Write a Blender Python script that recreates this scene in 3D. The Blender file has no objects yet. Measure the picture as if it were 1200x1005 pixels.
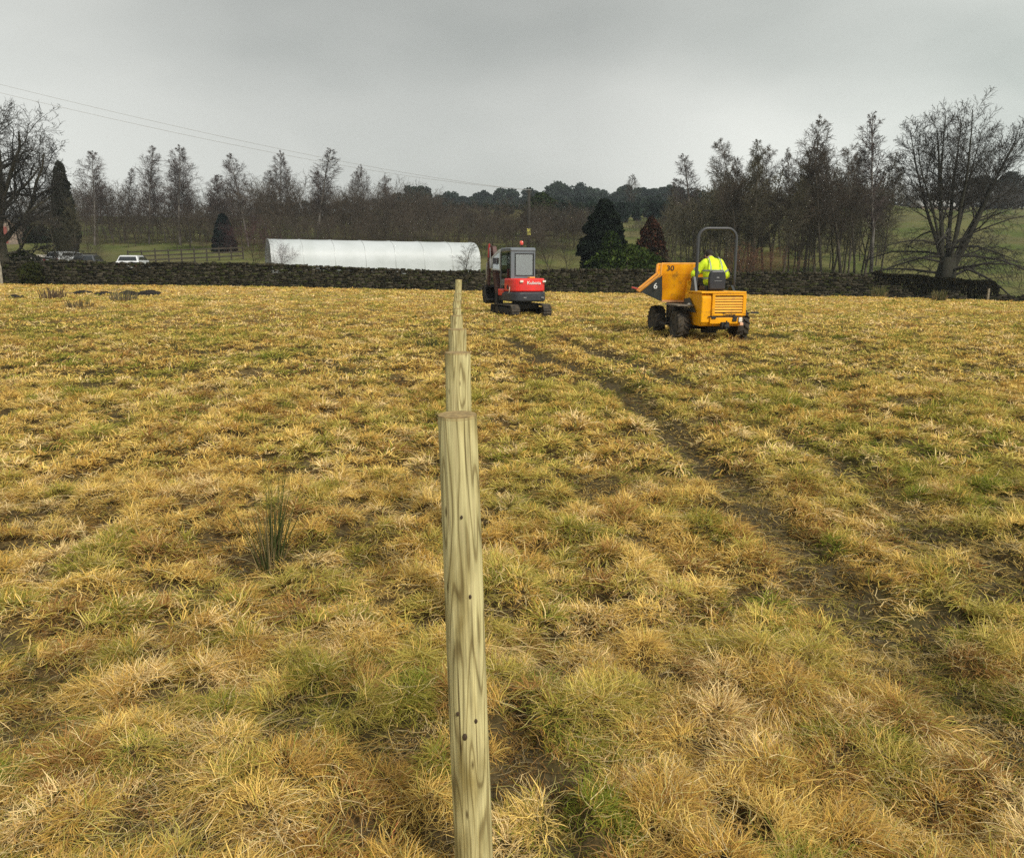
import bpy, bmesh, math, random
import numpy as np
from mathutils import Vector, Matrix
R = math.radians
sc = bpy.context.scene
COL = sc.collection

# ------------------------------------------------------------------ camera, world, sun, exposure
PITCH = R(11.71); CAMZ = 1.65; F = 900.0
cam = bpy.data.cameras.new('camera'); cam.sensor_width = 36; cam.lens = 27.0; cam.clip_end = 5000; cam.clip_start = .05
camo = bpy.data.objects.new('camera', cam); COL.objects.link(camo)
camo.location = (0, 0, CAMZ); camo.rotation_euler = (R(90) - PITCH, 0, 0)
sc.camera = camo
SUN_EL, SUN_AZ = R(42), R(150)          # azimuth clockwise from +Y: behind the camera, to the right
world = bpy.data.worlds.new('World'); sc.world = world; world.use_nodes = True
wn, wl = world.node_tree.nodes, world.node_tree.links
wn.clear()
sky = wn.new('ShaderNodeTexSky'); sky.sky_type = 'NISHITA'; sky.sun_disc = False
sky.sun_elevation = SUN_EL; sky.sun_rotation = SUN_AZ; sky.dust_density = 3
b1 = wn.new('ShaderNodeBackground'); b1.inputs[1].default_value = .05
wl.new(sky.outputs[0], b1.inputs[0])
tc = wn.new('ShaderNodeTexCoord'); mp = wn.new('ShaderNodeMapping'); mp.inputs['Scale'].default_value = (1.0, 1.0, 2.6)
mp.inputs['Location'].default_value = (.35, 0.1, .2)
wl.new(tc.outputs['Generated'], mp.inputs[0])
nz = wn.new('ShaderNodeTexNoise'); nz.inputs['Scale'].default_value = 1.5; nz.inputs['Detail'].default_value = 5; nz.inputs['Roughness'].default_value = .42
wl.new(mp.outputs[0], nz.inputs['Vector'])
rp = wn.new('ShaderNodeValToRGB')
rp.color_ramp.elements[0].position = .36; rp.color_ramp.elements[0].color = (.142, .151, .139, 1)
rp.color_ramp.elements[1].position = .66; rp.color_ramp.elements[1].color = (.272, .275, .256, 1)
wl.new(nz.outputs[0], rp.inputs[0])
sep = wn.new('ShaderNodeSeparateXYZ'); wl.new(tc.outputs['Generated'], sep.inputs[0])
# overcast cloud deck: brighter towards its thin edges near the horizon and to the right (real cloud thickness)
gx = wn.new('ShaderNodeMapRange'); gx.inputs[1].default_value = .08; gx.inputs[2].default_value = .6; gx.inputs[3].default_value = .92; gx.inputs[4].default_value = 1.78
wl.new(sep.outputs[0], gx.inputs[0])
gz = wn.new('ShaderNodeMapRange'); gz.inputs[1].default_value = 0; gz.inputs[2].default_value = .3; gz.inputs[3].default_value = 1.42; gz.inputs[4].default_value = 1.0
wl.new(sep.outputs[2], gz.inputs[0])
gl = wn.new('ShaderNodeMapRange'); gl.inputs[1].default_value = -.3; gl.inputs[2].default_value = -.6; gl.inputs[3].default_value = 1.0; gl.inputs[4].default_value = 1.32
wl.new(sep.outputs[0], gl.inputs[0])
m1 = wn.new('ShaderNodeMath'); m1.operation = 'MULTIPLY'; wl.new(gx.outputs[0], m1.inputs[0]); wl.new(gz.outputs[0], m1.inputs[1])
m2 = wn.new('ShaderNodeMath'); m2.operation = 'MULTIPLY'; wl.new(m1.outputs[0], m2.inputs[0]); wl.new(gl.outputs[0], m2.inputs[1])
b2 = wn.new('ShaderNodeBackground'); wl.new(rp.outputs[0], b2.inputs[0]); wl.new(m2.outputs[0], b2.inputs[1])
mx = wn.new('ShaderNodeMixShader'); mx.inputs[0].default_value = .93
wl.new(b1.outputs[0], mx.inputs[1]); wl.new(b2.outputs[0], mx.inputs[2])
wo = wn.new('ShaderNodeOutputWorld'); wl.new(mx.outputs[0], wo.inputs[0])
sun = bpy.data.lights.new('sun', 'SUN'); sun.energy = 1.5; sun.angle = R(12); sun.color = (1, .94, .84)
suno = bpy.data.objects.new('sun', sun); COL.objects.link(suno)
sd = Vector((math.sin(SUN_AZ) * math.cos(SUN_EL), math.cos(SUN_AZ) * math.cos(SUN_EL), math.sin(SUN_EL)))
suno.rotation_euler = sd.to_track_quat('Z', 'Y').to_euler(); suno.location = (0, -10, 40)
vs = sc.view_settings; vs.view_transform = 'Standard'; vs.look = 'None'; vs.gamma = 1; vs.use_curve_mapping = False
vs.exposure = 1.18
sc.cycles.max_bounces = 6; sc.cycles.diffuse_bounces = 3; sc.cycles.transparent_max_bounces = 8
sc.cycles.volume_bounces = 0; sc.cycles.use_denoising = False

# ------------------------------------------------------------------ pixel helpers (pixels of the 1200 x 1005 photograph)
cT, sT = math.cos(PITCH), math.sin(PITCH)
def P(px, py, Y):
    u = (px - 600) / F; v = (502.5 - py) / F
    dy = cT + v * sT; dz = -sT + v * cT
    return Vector((u / dy * Y, Y, CAMZ + dz / dy * Y))
def G(px, py, z=0.0):
    u = (px - 600) / F; v = (502.5 - py) / F
    dy = cT + v * sT; dz = -sT + v * cT
    t = (z - CAMZ) / dz
    return (u * t, dy * t)

# ------------------------------------------------------------------ numpy noise
def vn(x, y, seed=0):
    x = np.asarray(x, float); y = np.asarray(y, float)
    xf = np.floor(x); yf = np.floor(y)
    xi = xf.astype(np.int64); yi = yf.astype(np.int64)
    fx = x - xf; fy = y - yf
    fx = fx * fx * (3 - 2 * fx); fy = fy * fy * (3 - 2 * fy)
    def h(a, b):
        n = (a * 374761393 + b * 668265263 + seed * 974634777) & 0xffffffff
        n = ((n ^ (n >> 13)) * 1274126177) & 0xffffffff
        return ((n ^ (n >> 16)) & 0xffff) / 65535.0
    return (h(xi, yi) * (1 - fx) + h(xi + 1, yi) * fx) * (1 - fy) + (h(xi, yi + 1) * (1 - fx) + h(xi + 1, yi + 1) * fx) * fy
def fbm(x, y, seed=0, o=3):
    s = 0; a = 1; t = 0
    for i in range(o):
        s = s + a * vn(x * 2 ** i + 13.7 * i, y * 2 ** i - 7.1 * i, seed + i); t += a; a *= .5
    return s / t
def sm(x): x = np.clip(x, 0, 1); return x * x * (3 - 2 * x)

# ------------------------------------------------------------------ terrain
WALLY = 50.0
_wp = [(-300, 331), (0, 333), (300, 336), (600, 342), (870, 346), (1000, 348), (1200, 354), (1500, 360)]
WX = np.array([P(a, b, WALLY).x for a, b in _wp]); WZ = np.array([P(a, b, WALLY).z for a, b in _wp])
T1 = [G(*p) for p in [(598, 399), (620, 410), (650, 424), (690, 440), (735, 462), (765, 490), (800, 520), (845, 560), (900, 610), (960, 668), (1030, 735), (1100, 805), (1180, 885), (1270, 960), (1400, 1100)]]
T2 = [G(*p) for p in [(668, 402), (700, 413), (740, 427), (800, 452), (860, 487), (920, 517), (1000, 560), (1060, 600), (1130, 640), (1210, 690), (1330, 760)]]
DARK = [(G(640, 423), .30, 1.0), (G(662, 428), .22, 1), (G(690, 409), .25, .7), (G(728, 426), .2, 1), (G(730, 458), .18, 1), (G(745, 470), .15, 1), (G(507, 398), .55, .55), (G(910, 398), .3, 1), (G(962, 400), .35, .9),
        (G(965, 455), .22, .9), (G(640, 545), .10, .8), (G(845, 598), .14, .9), (G(700, 572), .2, .8), (G(680, 565), .16, .8), (G(1190, 695), .2, .8), (G(985, 700), .12, .8), (G(350, 655), .16, .9),
        (G(285, 663), .10, .8), (G(75, 675), .08, 1), (G(300, 655), .12, 1), (G(410, 453), .14, 1), (G(20, 850), .14, .9), (G(1065, 800), .14, .8), (G(590, 935), .10, .8), (G(510, 975), .08, 1), (G(645, 375), .4, .8), (G(690, 378), .5, .7), (G(1100, 640), .3, .6), (G(780, 800), .1, .7), (G(460, 880), .09, .8), (G(890, 400), .4, .6)]
def seg_d(x, y, pts):
    d = np.full(np.shape(x), 1e9)
    for (x0, y0), (x1, y1) in zip(pts[:-1], pts[1:]):
        dx, dy = x1 - x0, y1 - y0
        t = np.clip(((x - x0) * dx + (y - y0) * dy) / (dx * dx + dy * dy), 0, 1)
        d = np.minimum(d, np.hypot(x - x0 - t * dx, y - y0 - t * dy))
    return d
def rut(x, y):
    n = fbm(x * 3.1, y * 3.1, 41, 3)
    n2 = fbm(x * .9, y * .5, 47, 2)
    a = sm(1.35 - seg_d(x, y, T1) / (.16 + .14 * n)) * np.clip(.74 + 1.0 * (n2 - .4) + .15 * (y > 6), .55, 1)
    b = sm(1.25 - seg_d(x, y, T2) / (.17 + .1 * n)) * np.clip(.35 + 1.6 * (n2 - .4) + .4 * sm((y - 9.5) / 4), .25, 1)
    m = np.maximum(a, b)
    for (cx, cy), r, s in DARK:
        m = np.maximum(m, s * sm(1.5 - np.hypot((x - cx) * .8, y - cy) / r - (n - .5) * 1.6))
    # random bare pockets between the tussocks
    k = fbm(x * 1.7 + 5, y * 1.7, 61, 3)
    m = np.maximum(m, .7 * sm((k - .68) / .09) * np.where(y < 12, .5, 1.0))
    k = fbm(x * 4.5 + 5, y * 4.5, 63, 2)
    m = np.maximum(m, .85 * sm((k - .635) / .1) * (y < 16))
    return m * (y < 47)
def zw(x): return np.interp(x, WX, WZ)
_ry = np.array([50, 58, 64, 70, 90, 140, 200, 300, 450, 700, 1500.])
_rz = np.array([0, .5, .9, 1.6, 4.0, 10.2, 17.0, 23.5, 27, 30, 34.])
_lz = np.array([0, .70, 1.12, 1.75, 4.3, 9.2, 14.0, 21, 26, 30, 34.])
def base_h(x, y):
    x = np.asarray(x, float); y = np.asarray(y, float)
    t = sm((y - 15) / 35)
    z = zw(x) * t * (1 - sm((y - 50) / 40))
    az = x / np.maximum(y, 1)
    l = sm((-.12 - az) / .15)
    r = np.interp(y, _ry, _rz); rl = np.interp(y, _ry, _lz)
    z = z + r * (1 - l) + rl * l
    z = z + sm((y - 80) / 60) * (fbm(x / 40, y / 40, 3, 2) - .5) * 3
    return z
def H(x, y, ruts=None):
    x = np.asarray(x, float); y = np.asarray(y, float)
    z = base_h(x, y)
    f = (1 - sm((y - 47) / 3))
    m = rut(x, y) if ruts is None else ruts
    z = z + f * ((fbm(x / 5, y / 5, 11, 2) - .5) * .10 + (fbm(x * 1.7, y * 1.7, 12, 2) - .5) * .14 + (fbm(x * 5, y * 5, 15, 2) - .5) * .12 - .06 * m - .09 * np.exp(-((x + .12) ** 2 + (y - 1.7) ** 2) / .25))
    return z
def h1(x, y): return float(H(np.array([x]), np.array([y]))[0])
def hb(x, y): return float(base_h(np.array([x]), np.array([y]))[0])

# ------------------------------------------------------------------ object helpers
def tag(o, label=None, cat=None, group=None, kind=None):
    if label: o['label'] = label
    if cat: o['category'] = cat
    if group: o['group'] = group
    if kind: o['kind'] = kind
    return o
def empty(name, loc=(0, 0, 0), rz=0, label=None, cat=None, group=None):
    o = bpy.data.objects.new(name, None); COL.objects.link(o); o.empty_display_size = .2
    o.location = loc; o.rotation_euler = (0, 0, rz)
    return tag(o, label, cat, group)
def link_mesh(name, me, mat, parent=None):
    o = bpy.data.objects.new(name, me); COL.objects.link(o)
    if mat: me.materials.append(mat)
    if parent: o.parent = parent
    return o
def np_mesh(name, V, Fa, smooth=False, colors=None):
    """V (n,3); Fa (m,k) int array, k = 3 or 4"""
    me = bpy.data.meshes.new(name)
    V = np.ascontiguousarray(V, np.float32); Fa = np.ascontiguousarray(Fa, np.int32)
    k = Fa.shape[1]
    me.vertices.add(len(V)); me.vertices.foreach_set('co', V.ravel())
    me.loops.add(Fa.size); me.loops.foreach_set('vertex_index', Fa.ravel())
    me.polygons.add(len(Fa)); me.polygons.foreach_set('loop_start', np.arange(0, Fa.size, k, dtype=np.int32))
    me.polygons.foreach_set('loop_total', np.full(len(Fa), k, np.int32))
    if smooth: me.polygons.foreach_set('use_smooth', np.ones(len(Fa), bool))
    if colors is not None:
        a = me.color_attributes.new('tint', 'FLOAT_COLOR', 'POINT')
        c = np.ones((len(V), 4), np.float32); c[:, :3] = colors
        a.data.foreach_set('color', c.ravel())
    me.update(calc_edges=True)
    return me
def copy_tree(o, parent=None):
    c = o.copy(); COL.objects.link(c); c.parent = parent
    for ch in list(o.children): copy_tree(ch, c)
    return c

class MB:
    """collects shapes into one mesh"""
    def __init__(s): s.v = []; s.f = []
    def add(s, vs_, fs, M=None):
        b = len(s.v)
        s.v += [tuple(M @ Vector(p)) if M is not None else tuple(p) for p in vs_]
        s.f += [tuple(b + i for i in f) for f in fs]
        return s
    def box(s, x0, x1, y0, y1, z0, z1, M=None, top=None):
        """top = (dx0,dx1,dy0,dy1) inset of the upper face"""
        t = top or (0, 0, 0, 0)
        v = [(x0, y0, z0), (x1, y0, z0), (x1, y1, z0), (x0, y1, z0), (x0 + t[0], y0 + t[2], z1), (x1 - t[1], y0 + t[2], z1), (x1 - t[1], y1 - t[3], z1), (x0 + t[0], y1 - t[3], z1)]
        return s.add(v, [(3, 2, 1, 0), (4, 5, 6, 7), (0, 1, 5, 4), (1, 2, 6, 5), (2, 3, 7, 6), (3, 0, 4, 7)], M)
    def prism(s, prof, a0, a1, axis='x', M=None):
        """prof: 2-D outline extruded along axis from a0 to a1"""
        n = len(prof)
        def pt(p, a):
            return {'x': (a, p[0], p[1]), 'y': (p[0], a, p[1]), 'z': (p[0], p[1], a)}[axis]
        v = [pt(p, a0) for p in prof] + [pt(p, a1) for p in prof]
        f = [tuple(range(n - 1, -1, -1)), tuple(range(n, 2 * n))] + [(i, (i + 1) % n, n + (i + 1) % n, n + i) for i in range(n)]
        return s.add(v, f, M)
    def tube(s, pts, r, n=10, M=None, cap=True):
        pts = [Vector(p) for p in pts]; rr = r if isinstance(r, (list, tuple)) else [r] * len(pts)
        v = []; ref = None
        for i, p in enumerate(pts):
            d = (pts[min(i + 1, len(pts) - 1)] - pts[max(i - 1, 0)]).normalized()
            if ref is None: ref = Vector((0, 0, 1)) if abs(d.z) < .9 else Vector((1, 0, 0))
            a = (ref - d * ref.dot(d)).normalized(); ref = a; b = d.cross(a)
            v += [tuple(p + (a * math.cos(2 * math.pi * k / n) + b * math.sin(2 * math.pi * k / n)) * rr[i]) for k in range(n)]
        f = []
        for i in range(len(pts) - 1):
            for k in range(n):
                f.append((i * n + k, i * n + (k + 1) % n, (i + 1) * n + (k + 1) % n, (i + 1) * n + k))
        if cap: f += [tuple(range(n - 1, -1, -1)), tuple(range((len(pts) - 1) * n, len(pts) * n))]
        return s.add(v, f, M)
    def lathe(s, prof, n=24, axis='z', M=None):
        """prof: list of (radius, height)"""
        v = []; f = []
        for r, h in prof:
            for k in range(n):
                a = 2 * math.pi * k / n; c, d = r * math.cos(a), r * math.sin(a)
                v.append({'z': (c, d, h), 'x': (h, c, d), 'y': (c, h, d)}[axis])
        for i in range(len(prof) - 1):
            for k in range(n):
                f.append((i * n + k, i * n + (k + 1) % n, (i + 1) * n + (k + 1) % n, (i + 1) * n + k))
        f += [tuple(range(n)), tuple(range((len(prof) - 1) * n, len(prof) * n))]
        return s.add(v, f, M)
    def ball(s, c, r, n=12, M=None):
        r = r if isinstance(r, (list, tuple)) else (r, r, r)
        v = []; f = []
        for i in range(1, n):
            t = math.pi * i / n
            for k in range(2 * n):
                a = math.pi * k / n
                v.append((c[0] + r[0] * math.sin(t) * math.cos(a), c[1] + r[1] * math.sin(t) * math.sin(a), c[2] + r[2] * math.cos(t)))
        m = 2 * n
        for i in range(n - 2):
            for k in range(m): f.append((i * m + k, (i + 1) * m + k, (i + 1) * m + (k + 1) % m, i * m + (k + 1) % m))
        v += [(c[0], c[1], c[2] + r[2]), (c[0], c[1], c[2] - r[2])]
        t = len(v) - 2
        for k in range(m):
            f.append((t, k, (k + 1) % m)); f.append((t + 1, (n - 2) * m + (k + 1) % m, (n - 2) * m + k))
        return s.add(v, f, M)
    def build(s, name, mat, parent=None, bevel=0, smooth=False, remesh=0, seg=2):
        me = bpy.data.meshes.new(name); me.from_pydata(s.v, [], s.f)
        bm = bmesh.new(); bm.from_mesh(me); bmesh.ops.recalc_face_normals(bm, faces=bm.faces)
        bm.to_mesh(me); bm.free()
        if smooth or remesh:
            me.polygons.foreach_set('use_smooth', [True] * len(me.polygons))
        o = link_mesh(name, me, mat, parent)
        if remesh:
            m = o.modifiers.new('r', 'REMESH'); m.mode = 'VOXEL'; m.voxel_size = remesh; m.use_smooth_shade = True
            m = o.modifiers.new('s', 'SMOOTH'); m.factor = .5; m.iterations = 4
        if bevel:
            m = o.modifiers.new('b', 'BEVEL'); m.width = bevel; m.segments = seg; m.limit_method = 'ANGLE'; m.angle_limit = R(40)
        if smooth == 'auto':
            me.shade_smooth() if hasattr(me, 'shade_smooth') else None
        return o

# ------------------------------------------------------------------ materials
def mat(name, col, rough=.6, metal=0, var=0, vscale=8, col2=None, bump=0, bscale=30, spec=.5, coat=0, detail=4, trans=0, dirt=0):
    m = bpy.data.materials.new(name); m.use_nodes = True
    n, l = m.node_tree.nodes, m.node_tree.links
    p = n['Principled BSDF']; p.inputs['Base Color'].default_value = (*col, 1); p.inputs['Roughness'].default_value = rough
    p.inputs['Metallic'].default_value = metal; p.inputs['Specular IOR Level'].default_value = spec
    if coat: p.inputs['Coat Weight'].default_value = coat
    if trans: p.inputs['Transmission Weight'].default_value = trans
    if var or col2 or bump:
        t = n.new('ShaderNodeTexCoord')
    if var or col2:
        z = n.new('ShaderNodeTexNoise'); z.inputs['Scale'].default_value = vscale; z.inputs['Detail'].default_value = detail; z.inputs['Roughness'].default_value = .6
        l.new(t.outputs['Object'], z.inputs['Vector'])
        r = n.new('ShaderNodeValToRGB'); c2 = col2 or tuple(c * (1 - var) for c in col); c1 = col if col2 else tuple(min(1, c * (1 + var)) for c in col)
        r.color_ramp.elements[0].position = .38; r.color_ramp.elements[0].color = (*c2, 1)
        r.color_ramp.elements[1].position = .62; r.color_ramp.elements[1].color = (*c1, 1)
        l.new(z.outputs[0], r.inputs[0]); l.new(r.outputs[0], p.inputs['Base Color'])
    if dirt:
        z3 = n.new('ShaderNodeTexNoise'); z3.inputs['Scale'].default_value = 4.5; z3.inputs['Detail'].default_value = 10; z3.inputs['Roughness'].default_value = .72
        l.new(t.outputs['Object'], z3.inputs['Vector'])
        r3 = n.new('ShaderNodeValToRGB'); r3.color_ramp.elements[0].position = .54; r3.color_ramp.elements[0].color = (0, 0, 0, 1); r3.color_ramp.elements[1].position = .66; r3.color_ramp.elements[1].color = (dirt, dirt, dirt, 1)
        l.new(z3.outputs[0], r3.inputs[0])
        mxd = n.new('ShaderNodeMix'); mxd.data_type = 'RGBA'; l.new(r3.outputs[0], mxd.inputs[0]); l.new(r.outputs[0], mxd.inputs[6]); mxd.inputs[7].default_value = (.13, .085, .04, 1); l.new(mxd.outputs[2], p.inputs['Base Color'])
    if bump:
        z2 = n.new('ShaderNodeTexNoise'); z2.inputs['Scale'].default_value = bscale; z2.inputs['Detail'].default_value = 5
        l.new(t.outputs['Object'], z2.inputs['Vector'])
        b = n.new('ShaderNodeBump'); b.inputs['Strength'].default_value = bump; b.inputs['Distance'].default_value = .02
        l.new(z2.outputs[0], b.inputs['Height']); l.new(b.outputs[0], p.inputs['Normal'])
    return m
def tint_mat(name, translucent=0, nscale=0, bump=0, bscale=20, rough=.8):
    m = bpy.data.materials.new(name); m.use_nodes = True
    n, l = m.node_tree.nodes, m.node_tree.links
    n.clear()
    a = n.new('ShaderNodeAttribute'); a.attribute_name = 'tint'
    out = n.new('ShaderNodeOutputMaterial')
    d = n.new('ShaderNodeBsdfDiffuse'); src = a.outputs['Color']
    if nscale:
        t = n.new('ShaderNodeTexCoord')
        z = n.new('ShaderNodeTexNoise'); z.inputs['Scale'].default_value = nscale; z.inputs['Detail'].default_value = 8; z.inputs['Roughness'].default_value = .7
        l.new(t.outputs['Object'], z.inputs['Vector'])
        mr = n.new('ShaderNodeMapRange'); mr.inputs[1].default_value = .3; mr.inputs[2].default_value = .7; mr.inputs[3].default_value = .45; mr.inputs[4].default_value = 1.5
        l.new(z.outputs[0], mr.inputs[0])
        v = n.new('ShaderNodeVectorMath'); v.operation = 'SCALE'; l.new(src, v.inputs[0]); l.new(mr.outputs[0], v.inputs['Scale']); src = v.outputs[0]
    l.new(src, d.inputs['Color'])
    if bump:
        t2 = n.new('ShaderNodeTexCoord'); z2 = n.new('ShaderNodeTexNoise'); z2.inputs['Scale'].default_value = bscale; z2.inputs['Detail'].default_value = 6
        l.new(t2.outputs['Object'], z2.inputs['Vector'])
        b = n.new('ShaderNodeBump'); b.inputs['Strength'].default_value = bump; b.inputs['Distance'].default_value = .05
        l.new(z2.outputs[0], b.inputs['Height']); l.new(b.outputs[0], d.inputs['Normal'])
    if translucent:
        tr = n.new('ShaderNodeBsdfTranslucent'); l.new(src, tr.inputs['Color'])
        mx_ = n.new('ShaderNodeMixShader'); mx_.inputs[0].default_value = translucent
        l.new(d.outputs[0], mx_.inputs[1]); l.new(tr.outputs[0], mx_.inputs[2]); l.new(mx_.outputs[0], out.inputs[0])
    else:
        l.new(d.outputs[0], out.inputs[0])
    return m

# ------------------------------------------------------------------ ground sheet
def rows():
    r = list(np.arange(-8, 1.0, .25)); y = 1.0
    while y < 48: r.append(y); y *= 1.0105
    while y < 54: r.append(y); y += .5
    while y < 2400: r.append(y); y *= 1.03
    return np.array(r)
ry = rows(); NC = 440
u = np.linspace(-1, 1, NC)
gy = np.repeat(ry[:, None], NC, 1)
gx_ = u[None, :] * (np.maximum(ry, 0)[:, None] * .95 + 5)
gm = rut(gx_, gy)
gz_ = H(gx_, gy, gm)
def zones(x, y):
    """0..1 share of green among the dead grass"""
    g = fbm(x / .8, y / .9, 21, 3) * .8 + fbm(x / 4, y / 5, 25, 2) * .4
    return np.clip((g - .53) * 3.6, 0, 1)
gg = zones(gx_, gy)
def mixc(a, b, t): t = np.asarray(t)[..., None]; return np.asarray(a) * (1 - t) + np.asarray(b) * t
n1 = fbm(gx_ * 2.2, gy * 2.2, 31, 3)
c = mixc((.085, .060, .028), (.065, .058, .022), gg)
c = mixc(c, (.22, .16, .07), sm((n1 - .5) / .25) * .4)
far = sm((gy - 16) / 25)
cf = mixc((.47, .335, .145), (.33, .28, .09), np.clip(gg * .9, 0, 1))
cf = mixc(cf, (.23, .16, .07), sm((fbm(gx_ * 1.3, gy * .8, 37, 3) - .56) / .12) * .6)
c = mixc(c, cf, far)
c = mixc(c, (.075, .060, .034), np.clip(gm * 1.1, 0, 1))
# pasture behind the wall
pg = mixc((.090, .112, .036), (.150, .142, .060), sm((fbm(gx_ / 3, gy / 4, 51, 4) - .3) / .4))
pg = mixc(pg, (.125, .110, .058), sm((fbm(gx_ / 18, gy / 10, 53, 3) - .5) / .15) * .6)
c = mixc(c, pg, sm((gy - 49) / 1.5))
nr = len(ry)
idx = np.arange(nr * NC).reshape(nr, NC)
Fq = np.stack([idx[:-1, :-1], idx[:-1, 1:], idx[1:, 1:], idx[1:, :-1]], -1).reshape(-1, 4)
V = np.stack([gx_, gy, gz_], -1).reshape(-1, 3)
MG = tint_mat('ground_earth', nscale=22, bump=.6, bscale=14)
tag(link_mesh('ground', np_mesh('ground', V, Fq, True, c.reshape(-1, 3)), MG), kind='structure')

# ------------------------------------------------------------------ grass
rng = np.random.default_rng(7)
MGR = tint_mat('grass_blades', translucent=.22)
PAL = np.array([(.79, .55, .155), (.62, .39, .085), (.87, .66, .31), (.32, .17, .05), (.36, .32, .06), (.215, .25, .035), (.11, .135, .025), (.56, .47, .105)])
def pal_pick(x, y, m):
    g = zones(x, y)
    rst = sm((fbm(x / .45, y / .45, 71, 3) - .48) / .16)
    n = len(x)
    w = np.zeros((n, 8))
    w[:, 0] = .26 * (1 - .6 * g); w[:, 1] = .22 * (1 - .7 * g) * (.4 + 1.2 * rst); w[:, 2] = .15 * (1 - .6 * g) * (1.4 - rst)
    w[:, 3] = .05 + .14 * rst * (1 - g) + .35 * m; w[:, 4] = .07 + .16 * g + .12 * m; w[:, 5] = .02 + .17 * g; w[:, 6] = .01 + .10 * g + .12 * m; w[:, 7] = .12 + .20 * g
    cw = np.cumsum(w, 1); cw /= cw[:, -1:]
    k = (rng.random(n)[:, None] > cw).sum(1)
    k = np.clip(k, 0, 7)
    c = PAL[k] * (.75 + .5 * rng.random(n))[:, None]
    return c
def blades(x, y, az, L, w, e0, e1, nseg, colr, zoff=0.0, curl=.5, m=None, clamp=False):
    n = len(x)
    z = H(x, y, m) - .004 + zoff
    p = np.stack([x, y, z], 1)
    pts = [p]; a = az.copy(); dirs = []
    for k in range(nseg):
        t = (k + .5) / nseg
        e = e0 + (e1 - e0) * t
        d = np.stack([np.cos(a) * np.cos(e), np.sin(a) * np.cos(e), np.sin(e)], 1)
        p = p + d * (L / nseg)[:, None]
        if clamp:
            zz = base_clamp(p[:, 0], p[:, 1]) - .06 * (m if m is not None else 0); p[:, 2] = np.maximum(p[:, 2], zz)
        pts.append(p); a = a + rng.normal(0, curl, n) / nseg
    wa = az + np.pi / 2 + rng.normal(0, .5, n)
    wd = np.stack([np.cos(wa), np.sin(wa), rng.normal(0, .25, n)], 1) * (w / 2)[:, None]
    Vs = []
    for k, q in enumerate(pts):
        s = 1.0 if k < nseg else .15
        Vs += [q - wd * s, q + wd * s]
    V = np.stack(Vs, 1)                       # n, 2(nseg+1), 3
    b = (np.arange(n) * 2 * (nseg + 1))[:, None]
    Fs = np.concatenate([b + np.array([2 * k, 2 * k + 1, 2 * k + 3, 2 * k + 2]) for k in range(nseg)], 1).reshape(-1, 4)
    C = np.repeat(colr[:, None, :], 2 * (nseg + 1), 1)
    return V.reshape(-1, 3), Fs, C.reshape(-1, 3)
def base_clamp(x, y):
    return base_h(x, y) + (fbm(x / 5, y / 5, 11, 2) - .5) * .10 + (fbm(x * 1.7, y * 1.7, 12, 2) - .5) * .14 + (fbm(x * 5, y * 5, 15, 2) - .5) * .12 + .006 - .09 * np.exp(-((x + .12) ** 2 + (y - 1.7) ** 2) / .25)
def scatter(d0, d1, dens):
    A = (d1 - d0) * ((.76 * d0 + 1.4) + (.76 * d1 + 1.4))
    n = int(A * dens)
    y = np.sqrt(rng.random(n) * (d1 ** 2 - d0 ** 2) + d0 ** 2)
    x = (rng.random(n) * 2 - 1) * (.76 * y + 1.4)
    return x, y
GV, GF, GC = [], [], []
off = 0
def put(t):
    global off
    GV.append(t[0]); GF.append(t[1] + off); GC.append(t[2]); off += len(t[0])
def cells(x, y, s, seed):
    cx = np.floor(x / s).astype(np.int64); cy = np.floor(y / s).astype(np.int64)
    bd = np.full(len(x), 1e9); bx = np.zeros(len(x)); by = np.zeros(len(x)); bi = np.zeros(len(x))
    def hh(a, b, q):
        n = (a * 374761393 + b * 668265263 + (seed + q) * 974634777) & 0xffffffff
        n = ((n ^ (n >> 13)) * 1274126177) & 0xffffffff
        return ((n ^ (n >> 16)) & 0xffff) / 65535.0
    for dx in (-1, 0, 1):
        for dy in (-1, 0, 1):
            a, b = cx + dx, cy + dy
            px_ = (a + hh(a, b, 1)) * s; py_ = (b + hh(a, b, 2)) * s; rr = .75 + .6 * hh(a, b, 4)
            d = np.hypot(x - px_, y - py_) / rr; k = d < bd
            bd = np.where(k, d, bd); bx = np.where(k, px_, bx); by = np.where(k, py_, by); bi = np.where(k, hh(a, b, 3), bi)
    return bd / s, bx, by, bi
TUFT = np.array([(.85, .61, .19), (.93, .71, .35), (.64, .41, .11), (.38, .205, .07), (.57, .475, .12), (.34, .31, .06), (.23, .265, .04)])
def flow(x, y, k=1.0):
    e = .07; z0 = np.zeros(len(x)); h0 = H(x, y, z0); gx1 = (H(x + e, y, z0) - h0) / e; gy1 = (H(x, y + e, z0) - h0) / e
    f = fbm(x / .8, y / .8, 81, 2) * 12
    return np.arctan2(-gy1 * 3.2 * k + np.sin(f) * .45, -gx1 * 3.2 * k + np.cos(f) * .45)
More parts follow.
